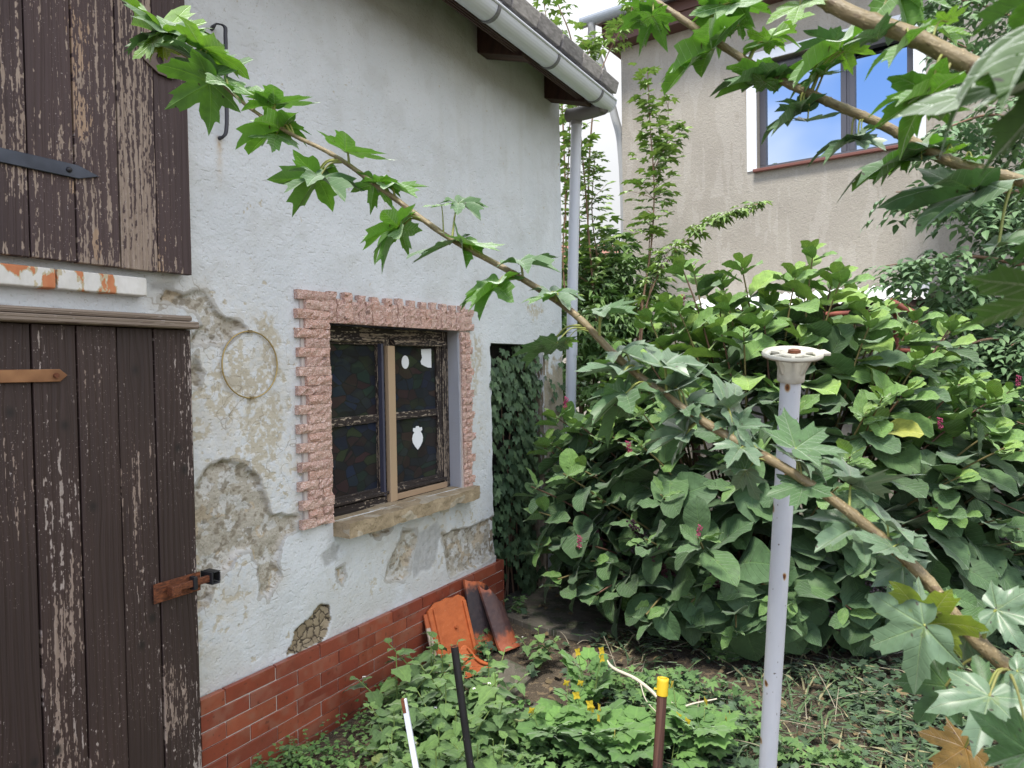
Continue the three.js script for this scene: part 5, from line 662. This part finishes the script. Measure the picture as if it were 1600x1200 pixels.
scatter('herb_cover', 'mixed low green herbs between the stakes', 2600, 330, r => { const q = [mix(-0.6, 1.3, r()), mix(-2.2, -4.4, r())]; return patch(q[0] * 1.4, q[1] * 1.4, 15) + r() * 0.2 > 0.6 && slabFree(q) ? q : null; }, gWeed[0], lowMat, r => 0.03 + r() * 0.1, r => 0.022 + r() * 0.024, [0.07, 0.16, 0.04], [0.17, 0.3, 0.08], 0.8);
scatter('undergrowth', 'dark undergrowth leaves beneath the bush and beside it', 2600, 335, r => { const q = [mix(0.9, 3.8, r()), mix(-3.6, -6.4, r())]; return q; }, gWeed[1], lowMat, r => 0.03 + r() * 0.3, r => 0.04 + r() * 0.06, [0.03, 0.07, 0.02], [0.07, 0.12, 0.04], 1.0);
// grass blades and dead stalks
{
  const b = blade(1, 0.045, { nv: 5, nu: 1, droop: 0.5, fold: 0.1, wave: 0, profile: t => 1 - t * t, seed: 3 }), r = rng(340), ms = [], cs = [];
  for (let i = 0; i < 2600; i++) { const p = V3(mix(0.5, 2.6, r()), 0, mix(-2.3, -4.1, r())); if (patch(p.x * 1.6, p.z * 1.6, 30) + r() * 0.25 < 0.56) continue; p.y = gh(p.x, p.z); const az = r() * 6.28; ms.push(frameOf(p, V3(Math.cos(az) * 0.7, 0.7, Math.sin(az) * 0.7), V3(-Math.cos(az), 0.8, -Math.sin(az)), 0.08 + r() * 0.16)); cs.push(r() < 0.12 ? [0.4, 0.34, 0.2] : leafColor(r, [0.04, 0.1, 0.03], [0.12, 0.2, 0.07])); }
  const o = instanced(numbered('grass'), b, lowMat, ms, cs); tag(o, 'thin grass growing below the white pole', null, null, 'stuff');
  const l = [], q = rng(345); for (let i = 0; i < 70; i++) { const p = V3(mix(0.1, 2.4, q()), 0, mix(-2.4, -3.9, q())); p.y = gh(p.x, p.z) + 0.02 + q() * 0.05; const az = q() * 6.28, L = 0.06 + q() * 0.2, e = p.clone().add(V3(Math.cos(az) * L, (q() - 0.3) * L * 0.9, Math.sin(az) * L)); l.push(taper([p, p.clone().lerp(e, 0.5).add(V3(0, 0.012, 0)), e], [0.0022, 0.001], 4, 4)); }
  const d = part('straw', merge(l), std([0.3, 0.26, 0.19], 0.9), scene); d.name = numbered('dry_straw'); tag(d, 'dead straw and dry stalks scattered on the soil', null, null, 'stuff');
}
// ------------------------------------------------------------------ leafy weeds before the plinth
{
  const r = rng(360), wt = (u, v) => { const s = Math.abs(u - 0.5) * 2, m = Math.exp(-((s / 0.04) ** 2)), ph = ((v - s * 0.3) * 6) % 1, q = Math.min(Math.abs(ph), Math.abs(1 - ph)) / 6; return [m, Math.exp(-((q / 0.008) ** 2)) * 0.35, fbm(u * 9, v * 9, 4)]; };
  const tex = veinTex(128, 256, wt, [224, 232, 214], [255, 255, 220], [180, 192, 168]);
  const geos = [0, 1, 2, 3].map(i => blade(1, 0.62, { nv: 9, nu: 4, seed: 380 + i, fold: 0.2, droop: 0.18 + 0.12 * i, wave: 0.03, teeth: 0.16, profile: t => Math.pow(Math.sin(Math.PI * Math.pow(t, 0.62)), 0.9) }));
  const mats = [[0.13, 0.235, 0.08], [0.165, 0.285, 0.095], [0.115, 0.21, 0.075], [0.19, 0.32, 0.09], [0.3, 0.35, 0.12]].map(c => leafMat(tex, c, { trans: 0.3, coat: 0.12 })), stem = std([0.14, 0.2, 0.05], 0.7), wf = std([0.8, 0.8, 0.76], 0.7);
  const fg = (() => { const l = []; for (let k = 0; k < 5; k++) { const b = blade(0.008, 0.005, { nv: 2, nu: 2, seed: 3, droop: 0.3 }); b.rotateZ(k * 1.2566); l.push(b); } return merge(l); })();
  const proto = (seed) => { const q = rng(seed), g = new THREE.Group(); g.name = 'weed_plant'; const H = 0.3;
    const stems = [[0, 0]]; for (let k = 0; k < 4; k++) { const a = k * 1.6 + q(); stems.push([Math.cos(a) * 0.16, Math.sin(a) * 0.16]); }
    stems.forEach(([dx, dz], si) => { const h = si ? H * (0.6 + q() * 0.35) : H, pts = [V3(0, 0, 0), V3(dx * 0.4, h * 0.55, dz * 0.4), V3(dx, h, dz)], c = new THREE.CatmullRomCurve3(pts); part('stem', taper(pts, [0.004, 0.002], 8, 5), stem, g); let a = q() * 6;
      for (let k = 0; k < 8; k++) { const u = 0.34 + 0.66 * k / 7, p = c.getPoint(u); a += 2.4; const top = u > 0.9, L = (top ? 0.045 : 0.088) * (0.75 + q() * 0.5); place(part('leaf', geos[Math.floor(q() * 4)], mats[top ? 3 : Math.floor(q() * 4.15)], g), frameOf(p, V3(Math.cos(a), top ? 0.6 : 0.08 + (q() - 0.5) * 0.3, Math.sin(a)), V3((q() - 0.5) * 0.7, 1, (q() - 0.5) * 0.7), L)); }
      if (si === 3 && seed === 1) place(part('flower', fg, wf, g), frameOf(c.getPoint(0.97).add(V3(0.02, 0.015, 0.01)), V3(0.3, 0.2, 1), V3(0.2, 1, 0.6), 1.2)); });
    return g; };
  const protos = [proto(1), proto(2)];
  // barn-local spots [along, out, size, turn]
  const spots = [[0.78, 0.28, 1.15], [1.0, 0.3, 1.2], [0.62, 0.46, 0.95], [0.88, 0.52, 1.2], [1.05, 0.58, 1.0], [0.6, 0.72, 0.95], [0.82, 0.76, 1.15], [0.5, 0.95, 0.9], [0.5, 0.5, 0.9], [0.45, 0.75, 1.0], [0.4, 0.95, 1.0], [0.35, 0.6, 0.8], [1.15, 0.2, 0.8], [0.7, 0.6, 1.05], [0.95, 0.4, 1.1], [0.3, 0.85, 1.0]];
  spots.forEach(([s, z, k], i) => { const p = barnPt(s, 0, z), o = i < 2 ? protos[i] : protos[i % 2].clone(); o.name = numbered('weed_plant'); scene.add(o); o.position.set(p.x, gh(p.x, p.z) - 0.01, p.z); o.rotation.y = i * 1.9 + 0.4; o.scale.setScalar(k); tag(o, 'leafy green weed with toothed pale leaves growing before the red plinth', 'weed', 'weeds before the red plinth'); });
  // one broad-leaved plant by the tiles and a few lone shoots
  const solo = [[G(842, 1040), 0.75, 'broad dark weed growing beside the broken ridge tile'], [barnPt(0.22, 0, 0.06), 0.4, 'small lone weed at the foot of the plank door'], [G(822, 905), 0.55, 'small bright weed growing at the foot of the ivy doorway'], [barnPt(0.36, 0, 0.1), 0.45, 'small weed shoot standing against the red plinth tiles']];
  solo.forEach(([p, k, label], i) => { const o = protos[i % 2].clone(); o.name = numbered('weed_plant'); scene.add(o); o.position.set(p.x, gh(p.x, p.z) - 0.01, p.z); o.rotation.y = i * 2.2; o.scale.setScalar(k); tag(o, label, 'weed'); });
  // greater celandine: bright lobed leaves and four-petalled yellow flowers
  const cg = (() => { const l = []; for (const [x, y, s, a] of [[0, 0.55, 0.45, 0], [-0.16, 0.42, 0.34, 1.0], [0.16, 0.42, 0.34, -1.0], [-0.12, 0.2, 0.26, 1.2], [0.12, 0.2, 0.26, -1.2]]) { const q = lobed([[0, 1], [16, 0.8], [30, 0.92], [48, 0.72], [66, 0.88], [92, 0.6], [130, 0.4], [172, 0.1]], { seed: 7 + Math.round(x * 50), rings: 2, droop: 0.2, fold: 0.15, lobes: [0, 30, -30, 66, -66] }); q.scale(s, s, s); q.rotateZ(a); q.translate(x, y, 0); l.push(q); } const st = taper([V3(0, 0, 0), V3(0, 0.3, 0.01), V3(0, 0.6, 0)], [0.01, 0.006], 5, 4); l.push(st); return merge(l); })();
  const cm = [[0.14, 0.29, 0.06], [0.18, 0.36, 0.075], [0.11, 0.24, 0.055]].map(c => leafMat(plainTex, c, { trans: 0.35, coat: 0.08 })), yf = leafMat(plainTex, [0.8, 0.55, 0.02], { trans: 0.3, coat: 0 });
  const petals = (() => { const l = []; for (let k = 0; k < 4; k++) { const b = blade(0.018, 0.015, { nv: 4, nu: 3, seed: 3, droop: -0.2, profile: t => Math.sin(Math.PI * Math.pow(t, 0.7)) }); b.rotateZ(k * 1.5708); l.push(b); } return merge(l); })();
  const cel = (q, fl) => { const g = new THREE.Group(); for (let k = 0; k < 11; k++) { const a = k * 2.4 + q(), u = 0.05 + q() * 0.24; place(part('leaf', cg, cm[k % 3], g), frameOf(V3(Math.cos(a) * 0.02, u * 0.6, Math.sin(a) * 0.02), V3(Math.cos(a), 0.15 + q() * 0.75, Math.sin(a)), V3((q() - 0.5) * 0.9, 1, (q() - 0.5) * 0.9), 0.1 + q() * 0.06)); } for (let k = 0; k < fl; k++) { const a = k * 2.1 + q() * 2, tip = V3(Math.cos(a) * 0.07, 0.21 + q() * 0.07, Math.sin(a) * 0.07 + 0.02); part('stem', taper([V3(0, 0, 0), tip.clone().multiplyScalar(0.6), tip], [0.0022, 0.0014], 6, 4), stem, g); place(part('flower', petals, yf, g), frameOf(tip, V3(0.4, 0.7, 0.1), V3(0.1, 0.7, 0.7), 0.95)); } return g; };
  const q = rng(391), cp = [cel(q, 2), cel(q, 1)], cs = [[930, 1165], [905, 1195], [970, 1190], [1000, 1180], [1070, 1175], [1095, 1195], [895, 1150], [945, 1205], [1045, 1205], [865, 1185], [1110, 1180], [990, 1210]];
  cs.forEach(([x, y], i) => { const p = G(x, y), o = i < 2 ? cp[i] : cp[i % 2].clone(); o.name = numbered('celandine'); scene.add(o); o.position.set(p.x, gh(p.x, p.z), p.z); o.rotation.y = i * 2.7; o.scale.setScalar(0.85 + q() * 0.3); tag(o, 'bright green celandine with yellow flowers beside the brown stake', 'celandine', 'celandines round the brown stake'); });
  const tall = cel(q, 3); tall.name = numbered('celandine'); { const p = G(920, 1120); tall.position.set(p.x, gh(p.x, p.z), p.z); tall.scale.set(0.9, 1.2, 0.9); scene.add(tall); tag(tall, 'celandine with yellow flowers standing alone in the dark ground ivy', 'celandine'); }
}

// small conifer at the edge of the yard
{
  const r = rng(420), t = thing('conifer', 'small dark conifer with feathery sprays beyond the bush', 'conifer', [0, 0, 0]), ms = [], cs = [], c0 = at(1640, 960, 3.9), base = V3(c0.x, gh(c0.x, c0.z), c0.z);
  part('trunk', taper([base, base.clone().add(V3(0, 0.8, 0)), base.clone().add(V3(0.02, 1.5, 0))], [0.03, 0.008], 10, 7), M.twig, t);
  for (let b = 0; b < 34; b++) { const y = 0.15 + b * 0.038, a = b * 2.4, L = 0.5 * (1 - y / 1.75), p0 = base.clone().add(V3(0, y, 0)), p1 = p0.clone().add(V3(Math.cos(a) * L, L * 0.45, Math.sin(a) * L)); part('limb', taper([p0, p0.clone().lerp(p1, 0.5), p1], [0.006, 0.002], 5, 4), M.twig, t); for (let k = 0; k < 40; k++) { const u = 0.2 + 0.8 * r(), p = p0.clone().lerp(p1, u), side = r() < 0.5 ? -1 : 1; ms.push(frameOf(p, p1.clone().sub(p0).normalize().add(V3(-Math.sin(a) * side * 0.8, (r() - 0.5) * 0.5, Math.cos(a) * side * 0.8)), V3((r() - 0.5) * 0.5, 1, 0), 0.05 + r() * 0.06)); cs.push(leafColor(r, [0.04, 0.12, 0.05], [0.1, 0.22, 0.09])); } }
  instanced('sprays', blade(1, 0.14, { nv: 3, nu: 2, seed: 5, profile: k => 1 - k * 0.8 }), lowMat, ms, cs, t);
}

// fallen brown leaves
scatter('leaf_litter', 'brown fallen leaves and litter on the yard soil', 900, 460, r => [mix(0.0, 3.2, r()), mix(-2.3, -5.4, r())], gWeed[1], leafMat(plainTex, [1, 1, 1], { trans: 0.1, coat: 0 }), r => 0.008 + r() * 0.03, r => 0.025 + r() * 0.045, [0.1, 0.065, 0.035], [0.32, 0.22, 0.12], 0.6);
// ------------------------------------------------------------------ maple branches reaching through the foreground
{
  const r = rng(501), bark = std([1, 1, 1], 0.55, { map: colorTex(128, 512, (u, v) => { let c = mix3([100, 87, 60], [140, 124, 90], fbm(u * 10, v * 14, 4)); if (vn(u * 24, v * 90) > 0.86) c = mix3(c, [184, 164, 128], 0.6); if (vn(u * 10 + 4, v * 26) > 0.8) c = mix3(c, [84, 66, 46], 0.5); return c; }, 10, 3), bumpMap: heightTex(128, 256, (u, v) => fbm(u * 20, v * 40, 3), 10, 3), bumpScale: 0.0012 });
  const green = std([0.24, 0.26, 0.06], 0.55), youngStem = std([0.2, 0.2, 0.06], 0.55);
  const geos = []; for (let i = 0; i < 8; i++) geos.push(lobed(MAPLE, { seed: 600 + i, rings: 4, fine: true, fold: 0.12 + 0.1 * (i % 3), droop: [0.05, 0.2, 0.12, 0.3, 0.02, 0.24, 0.1, 0.34][i], wave: 0.05 + 0.03 * (i % 2), mid: [0.2, 0.5, 0.35, 0.7, 0.25, 0.5, 0.8, 0.4][i], cup: 0.1 + 0.2 * (i % 2), skew: 0.6 }));
  const flat = [0, 1, 2].map(i => lobed(MAPLE, { seed: 640 + i, rings: 5, fine: true, fold: 0.14, droop: 0.12 + 0.08 * i, wave: 0.05, mid: 0.12, cup: 0.12, skew: 0.2 }));
  const mk = (c, tr, coat = 0.55) => leafMat(mapleTex, c, { trans: tr, bump: mapleBump, bs: 0.003, coat, coatR: 0.36 });
  const mats = { d: mk([0.09, 0.2, 0.06], 0.32, 0.4), m: mk([0.15, 0.35, 0.03], 0.55, 0.1), y: mk([0.25, 0.48, 0.04], 0.55, 0.1), yy: mk([0.42, 0.52, 0.04], 0.55, 0.2), g: mk([0.16, 0.26, 0.15], 0.25, 1), o: mk([0.5, 0.26, 0.05], 0.4, 0.1), n: mk([0.085, 0.2, 0.02], 0.6, 0.0) };
  const UP = V3(0, 1, 0);
  // leaf rows: base x, base y, tip x, tip y, real length over drawn length, facing (+ upper side to the viewer, - under side), tone
  function branch(name, label, pts, rad, leaves, o = {}) {
    const P = pts.map(p => at(...p)), c = new THREE.CatmullRomCurve3(P), t = thing(name, label, o.cat || 'branch'); const nodes = leaves.length > 20 ? 26 : 9; part('stem', taper(P.map((p, i) => i && i < P.length - 1 ? p.clone().add(V3((r() - 0.5) * 0.009, (r() - 0.5) * 0.009, 0)) : p), u => { const q = u * (rad.length - 1), k = Math.min(Math.floor(q), rad.length - 2), w = (u * nodes) % 1, e = Math.min(w, 1 - w); return mix(rad[k], rad[k + 1], q - k) * (1 + 0.16 * Math.exp(-((e / 0.07) ** 2)) + 0.04 * vn(u * 60, 3)); }, 240, 12), bark, t);
    const samp = []; for (let i = 0; i <= 240; i++) { const u = i / 240, w = c.getPoint(u), v = w.clone().sub(camera.position).applyQuaternion(camera.quaternion.clone().invert()); samp.push([u, 800 + FOCAL * v.x / -v.z, 600 - FOCAL * v.y / -v.z, -v.z, w]); }
    leaves.forEach((l, i) => {
      const [bx, by, tx, ty, k = 1.12, face, tone, dOff = 0] = l; let best = samp[0], bd = 1e9; for (const s of samp) { const e = Math.hypot(s[1] - bx, s[2] - by); if (e < bd) { bd = e; best = s; } }
      const d = (o.depth || best[3]) + dOff + (r() - 0.5) * 0.06, b = at(bx, by, d), T0 = at(tx, ty, d), l0 = T0.distanceTo(b), len = l0 * k, dz = Math.sqrt(Math.max(0, len * len - l0 * l0)) * (r() < 0.6 ? 1 : -1); const T = at(tx, ty, d - dz), dir = T.clone().sub(b);
      const cam = camera.position.clone().sub(b).normalize(), f0 = face ?? clamp((by - 520) / 480, -0.5, 0.75), f = by < 640 && f0 > -0.65 && f0 < 0.6 ? f0 * 0.42 : f0, ref = UP.clone().multiplyScalar(1 - Math.abs(f)).addScaledVector(cam, f).add(V3((r() - 0.5) * 0.4, 0, (r() - 0.5) * 0.4));
      const geo = Math.abs(f) > 0.6 ? flat[i % 3] : geos[(i * 5 + Math.floor(r() * 3)) % 8];
      const lf = place(part('leaf', geo, mats[tone || (by > 520 ? (r() < 0.5 ? 'g' : 'd') : (r() < 0.55 ? 'm' : r() < 0.5 ? 'y' : 'd'))], t), frameOf(b, dir, ref, dir.length() * (o.depth ? 1 : by < 520 && bx < 900 ? 0.9 : by < 400 ? 0.86 : 1), (by < 420 && bx < 900 ? 0.86 : 0.95) + r() * 0.12)); void lf;
      if (!o.noStalk) { const n = samp[Math.max(0, Math.min(240, Math.round(best[0] * 240) - 3))][4], q = n.clone().lerp(b, 0.55).add(V3(0, 0.014, 0)); const pr = 0.0017 * (Math.min(l0, 0.1) / 0.12 + 0.4); part('petiole', taper([n, q, b], [pr * 1.7, pr, pr], 8, 6), tone === 'o' ? green : (r() < 0.3 ? youngStem : green), t); }
    });
    return t;
  }
  branch('maple_branch', 'long maple branch crossing diagonally in front of the white wall', [[1576, 1046, 0.95], [1500, 975, 0.98], [1440, 905, 1.01], [1340, 810, 1.06], [1240, 745, 1.1], [1100, 655, 1.17], [980, 570, 1.23], [890, 488, 1.28], [800, 430, 1.33], [700, 370, 1.39], [600, 300, 1.45], [520, 243, 1.5], [450, 205, 1.54], [390, 165, 1.58], [345, 130, 1.6], [300, 95, 1.63], [262, 70, 1.65]], [0.0102, 0.0088, 0.0075, 0.0065, 0.0057, 0.0052, 0.0042, 0.0033, 0.0025], [
    [243, 62, 182, 66, 1.2, 0.35, 'd'], [250, 55, 205, 22, 1.4, -0.4, 'y'], [262, 50, 240, 10, 1.6, 0.3, 'd'], [272, 66, 322, 30, 1.2, -0.2, 'y'], [238, 68, 234, 100, 1.3, -0.3, 'y'], [254, 72, 250, 88, 2, -0.5, 'yy'], [260, 60, 225, 40, 1.6, -0.3, 'y'], [280, 62, 300, 24, 1.4, 0.4, 'm'], [258, 74, 262, 95, 1.8, -0.5, 'yy'],
    [316, 76, 362, 60, 1.7, -0.72, 'y'], [326, 78, 332, 112, 1.6, -0.5, 'm'], [328, 130, 262, 163, 1.12, -0.72, 'm'], [330, 118, 265, 100, 1.2, 0.1, 'd'], [395, 150, 368, 132, 1.6, -0.3], [352, 128, 380, 162, 1.3, -0.4, 'm'], [430, 163, 494, 152, 1.15, -0.45, 'm'], [425, 168, 380, 136, 1.3, -0.3], [440, 203, 346, 216, 1.1, -0.5, 'm'], [447, 198, 484, 226, 1.3, -0.4, 'm'], [432, 210, 424, 238, 1.8, -0.4, 'm'],
    [540, 237, 608, 243, 1.2, -0.4, 'm'], [496, 276, 452, 334, 1.25, -0.55, 'm'], [494, 272, 434, 300, 1.2, 0.1, 'd'], [499, 278, 552, 300, 1.3, 0.3, 'd'], [585, 288, 580, 330, 1.5, -0.5, 'm'], [590, 285, 632, 300, 1.4, -0.3, 'm'], [607, 293, 658, 300, 1.3, -0.3, 'm'], [625, 357, 578, 417, 1.15, -0.5, 'm'], [626, 357, 640, 402, 1.3, -0.5, 'm'], [622, 354, 552, 372, 1.2, -0.2], [690, 322, 672, 322, 2, -0.4, 'm'], [716, 318, 760, 334, 1.2, 0.4, 'd'],
    [702, 382, 634, 410, 1.15, 0.3, 'd'], [720, 383, 734, 417, 1.5, -0.5, 'm'], [722, 380, 790, 398, 1.15, -0.35, 'm'], [810, 412, 882, 405, 1.15, -0.1, 'd'], [776, 447, 738, 494, 1.35, -0.6, 'm'], [778, 446, 720, 470, 1.3, -0.35, 'm'], [858, 462, 818, 474, 1.3, -0.3, 'm'], [862, 458, 900, 475, 1.5, 0.35, 'g'], [937, 490, 995, 482, 1.25, 0.2, 'd'], [943, 490, 934, 500, 2, 0.5, 'g'], [862, 536, 816, 568, 1.3, 0.35, 'd'], [884, 534, 895, 542, 1.7, -0.3, 'y'], [870, 536, 850, 560, 1.6, 0.4, 'd'],
    [975, 580, 905, 570, 1.2, 0.35, 'g'], [975, 577, 955, 588, 2, 0.5, 'g'], [968, 552, 1005, 548, 1.7, 0.4, 'g'], [1037, 572, 1060, 545, 1.8, 0.5, 'g'], [1040, 570, 1098, 568, 1.25, 0.3, 'd'], [1055, 610, 1097, 592, 1.6, 0.55, 'g'], [1052, 608, 1028, 582, 1.8, 0.5, 'g'], [978, 615, 918, 648, 1.2, 0.3, 'd'], [975, 617, 940, 692, 1.1, 0.5, 'd'], [1068, 640, 1028, 658, 1.3, 0.3, 'd'], [1070, 636, 1132, 622, 1.2, 0.3, 'g'], [1072, 644, 1092, 660, 1.8, 0.5, 'g'],
    [1137, 640, 1192, 658, 1.35, 0.55, 'g'], [1138, 638, 1160, 610, 1.5, 0.4, 'g'], [1150, 668, 1190, 655, 1.5, 0.5, 'g'], [1148, 668, 1120, 662, 1.8, 0.5, 'g'], [1070, 675, 1000, 690, 1.15, 0.4, 'g'], [1072, 678, 1060, 708, 1.7, 0.5, 'g'], [1157, 700, 1138, 722, 1.8, 0.6, 'g'], [1165, 735, 1147, 768, 1.5, 0.6, 'g'], [1163, 733, 1130, 728, 1.6, 0.4, 'd'], [1243, 700, 1292, 670, 1.25, 0.4, 'd'], [1243, 720, 1280, 734, 1.4, 0.5, 'g'], [1255, 757, 1243, 802, 1.4, 0.5, 'd'],
    [1328, 758, 1316, 732, 1.9, 0.55, 'g'], [1330, 758, 1388, 768, 1.25, 0.5, 'g'], [1338, 823, 1275, 850, 1.15, 0.45, 'g'], [1385, 820, 1425, 836, 1.5, 0.5, 'g'], [1400, 855, 1452, 850, 1.3, 0.35, 'g'], [1395, 855, 1360, 868, 1.4, 0.4, 'g'], [1411, 884, 1416, 942, 1.12, 0.82, 'g'],
    [1444, 978, 1348, 1010, 1.12, 0.8, 'g'], [1446, 974, 1490, 908, 1.15, -0.85, 'yy', 0.03], [1557, 953, 1644, 975, 1.15, 0.8, 'g'], [1510, 998, 1492, 1040, 1.5, 0.7, 'g'], [1478, 1072, 1390, 1062, 1.12, 0.8, 'd', 0.02], [1546, 1088, 1522, 1172, 1.2, 0.85, 'g', -0.05], [1542, 1080, 1478, 1046, 1.2, 0.7, 'd'], [1590, 1050, 1650, 1070, 1.2, 0.7, 'g', -0.05], [1610, 1175, 1530, 1192, 1.2, 0.5, 'd', -0.25], [1508, 1168, 1458, 1200, 1.05, 0.75, 'o', 0.12]]);
  branch('maple_branch', 'maple branch passing in front of the house window below a thicker one', [[940, -50, 1.25], [1040, 12, 1.2], [1120, 65, 1.17], [1200, 115, 1.14], [1290, 160, 1.1], [1380, 200, 1.07], [1480, 245, 1.03], [1600, 285, 0.98], [1720, 326, 0.94]], [0.0048, 0.0056, 0.0064, 0.007, 0.0078, 0.0084], [
    [1022, 28, 955, 36, 1.15, -0.55, 'm'], [1022, 27, 990, 80, 1.3, -0.6, 'm'], [1020, 26, 1035, 52, 1.7, -0.5, 'm'], [1145, 8, 1062, 50, 1.12, -0.6, 'm'], [1145, 6, 1120, 45, 1.5, -0.6, 'm'], [1146, 8, 1212, 12, 1.2, -0.55, 'm'], [1140, 4, 1070, 18, 1.2, -0.3, 'm'], [1112, 78, 1020, 98, 1.12, -0.45, 'm'], [1110, 76, 1054, 108, 1.3, -0.5, 'm'], [1192, 130, 1105, 146, 1.12, -0.4, 'm'], [1194, 128, 1178, 150, 2, -0.5, 'm'], [1190, 128, 1130, 110, 1.3, 0.2, 'd'], [1200, 66, 1242, 28, 1.3, -0.6, 'y'], [1200, 66, 1166, 76, 1.6, -0.5, 'y'], [1198, 62, 1228, 60, 1.6, -0.5, 'y'], [1155, 40, 1162, 62, 1.6, -0.4, 'm'],
    [1305, 66, 1232, 76, 1.15, 0.25, 'd'], [1310, 80, 1210, 116, 1.1, -0.45, 'm'], [1318, 80, 1334, 116, 1.5, -0.5, 'y'], [1283, 120, 1248, 128, 1.5, -0.6, 'm'], [1283, 118, 1316, 110, 1.6, -0.5, 'm'], [1250, 178, 1190, 196, 1.15, 0.3, 'd'], [1255, 175, 1205, 166, 1.3, 0.3, 'd'], [1262, 190, 1302, 186, 1.3, 0.3, 'g'], [1330, 220, 1275, 242, 1.15, 0.2, 'd'], [1340, 222, 1398, 224, 1.2, 0.3, 'g'], [1345, 218, 1352, 200, 1.8, 0.4, 'g'], [1420, 250, 1328, 246, 1.15, 0.2, 'd'], [1425, 250, 1340, 268, 1.15, -0.3, 'm'], [1422, 252, 1412, 268, 2, -0.4, 'm'], [1440, 250, 1452, 236, 1.6, 0.3, 'd'], [1468, 240, 1502, 205, 1.2, 0.35, 'g'], [1490, 238, 1520, 218, 1.3, -0.3, 'y'], [1522, 300, 1384, 326, 1.06, 0.42, 'd'], [1523, 301, 1412, 354, 1.1, 0.3, 'd'], [1524, 298, 1560, 285, 1.4, 0.3, 'd'], [1520, 250, 1560, 240, 1.3, 0.1, 'm'], [1560, 385, 1650, 350, 1.1, 0.3, 'd']]);
  branch('maple_branch', 'thick maple branch end reaching over the top of the house window', [[1180, -80, 0.98], [1260, -18, 0.95], [1330, 20, 0.92], [1420, 58, 0.89], [1500, 92, 0.86], [1568, 112, 0.83], [1660, 146, 0.8], [1760, 180, 0.78]], [0.0098, 0.0102, 0.0108, 0.0116, 0.012], [
    [1402, -12, 1440, 54, 1.15, -0.6, 'm'], [1400, -10, 1466, 2, 1.2, -0.4, 'm'], [1462, 46, 1506, 66, 1.4, -0.5, 'y'], [1420, 68, 1375, 88, 1.35, -0.55, 'm'], [1398, 50, 1352, 62, 1.3, 0.3, 'g'], [1370, 60, 1330, 46, 1.3, 0.2, 'd'], [1458, 150, 1338, 187, 1.08, -0.5, 'm'], [1458, 150, 1448, 190, 1.4, -0.5, 'm'], [1456, 147, 1392, 138, 1.3, 0.15, 'm'], [1460, 150, 1502, 158, 1.4, -0.2, 'd'], [1466, 178, 1530, 150, 1.2, -0.4, 'm'], [1250, 8, 1235, 40, 1.5, -0.5, 'y'], [1480, 34, 1500, 0, 1.4, -0.4, 'y']]);
  branch('maple_branch', 'large dark maple leaves hanging nearest, beside the thick branch end', [[1760, -160, 0.5], [1720, 60, 0.5], [1700, 240, 0.5], [1690, 480, 0.5]], [0.005, 0.004, 0.003], [
    [1640, -20, 1516, 46, 1.15, -0.5, 'n'], [1668, 20, 1532, 82, 1.15, -0.45, 'n'], [1700, 100, 1524, 186, 1.12, -0.6, 'n'], [1690, 120, 1512, 238, 1.12, -0.45, 'n'], [1660, 452, 1502, 520, 1.15, -0.5, 'n'], [1700, 360, 1572, 402, 1.15, -0.3, 'n'], [1720, 180, 1590, 280, 1.3, -0.6, 'n']], { depth: 0.5 });
}
renderer.render(scene, camera);
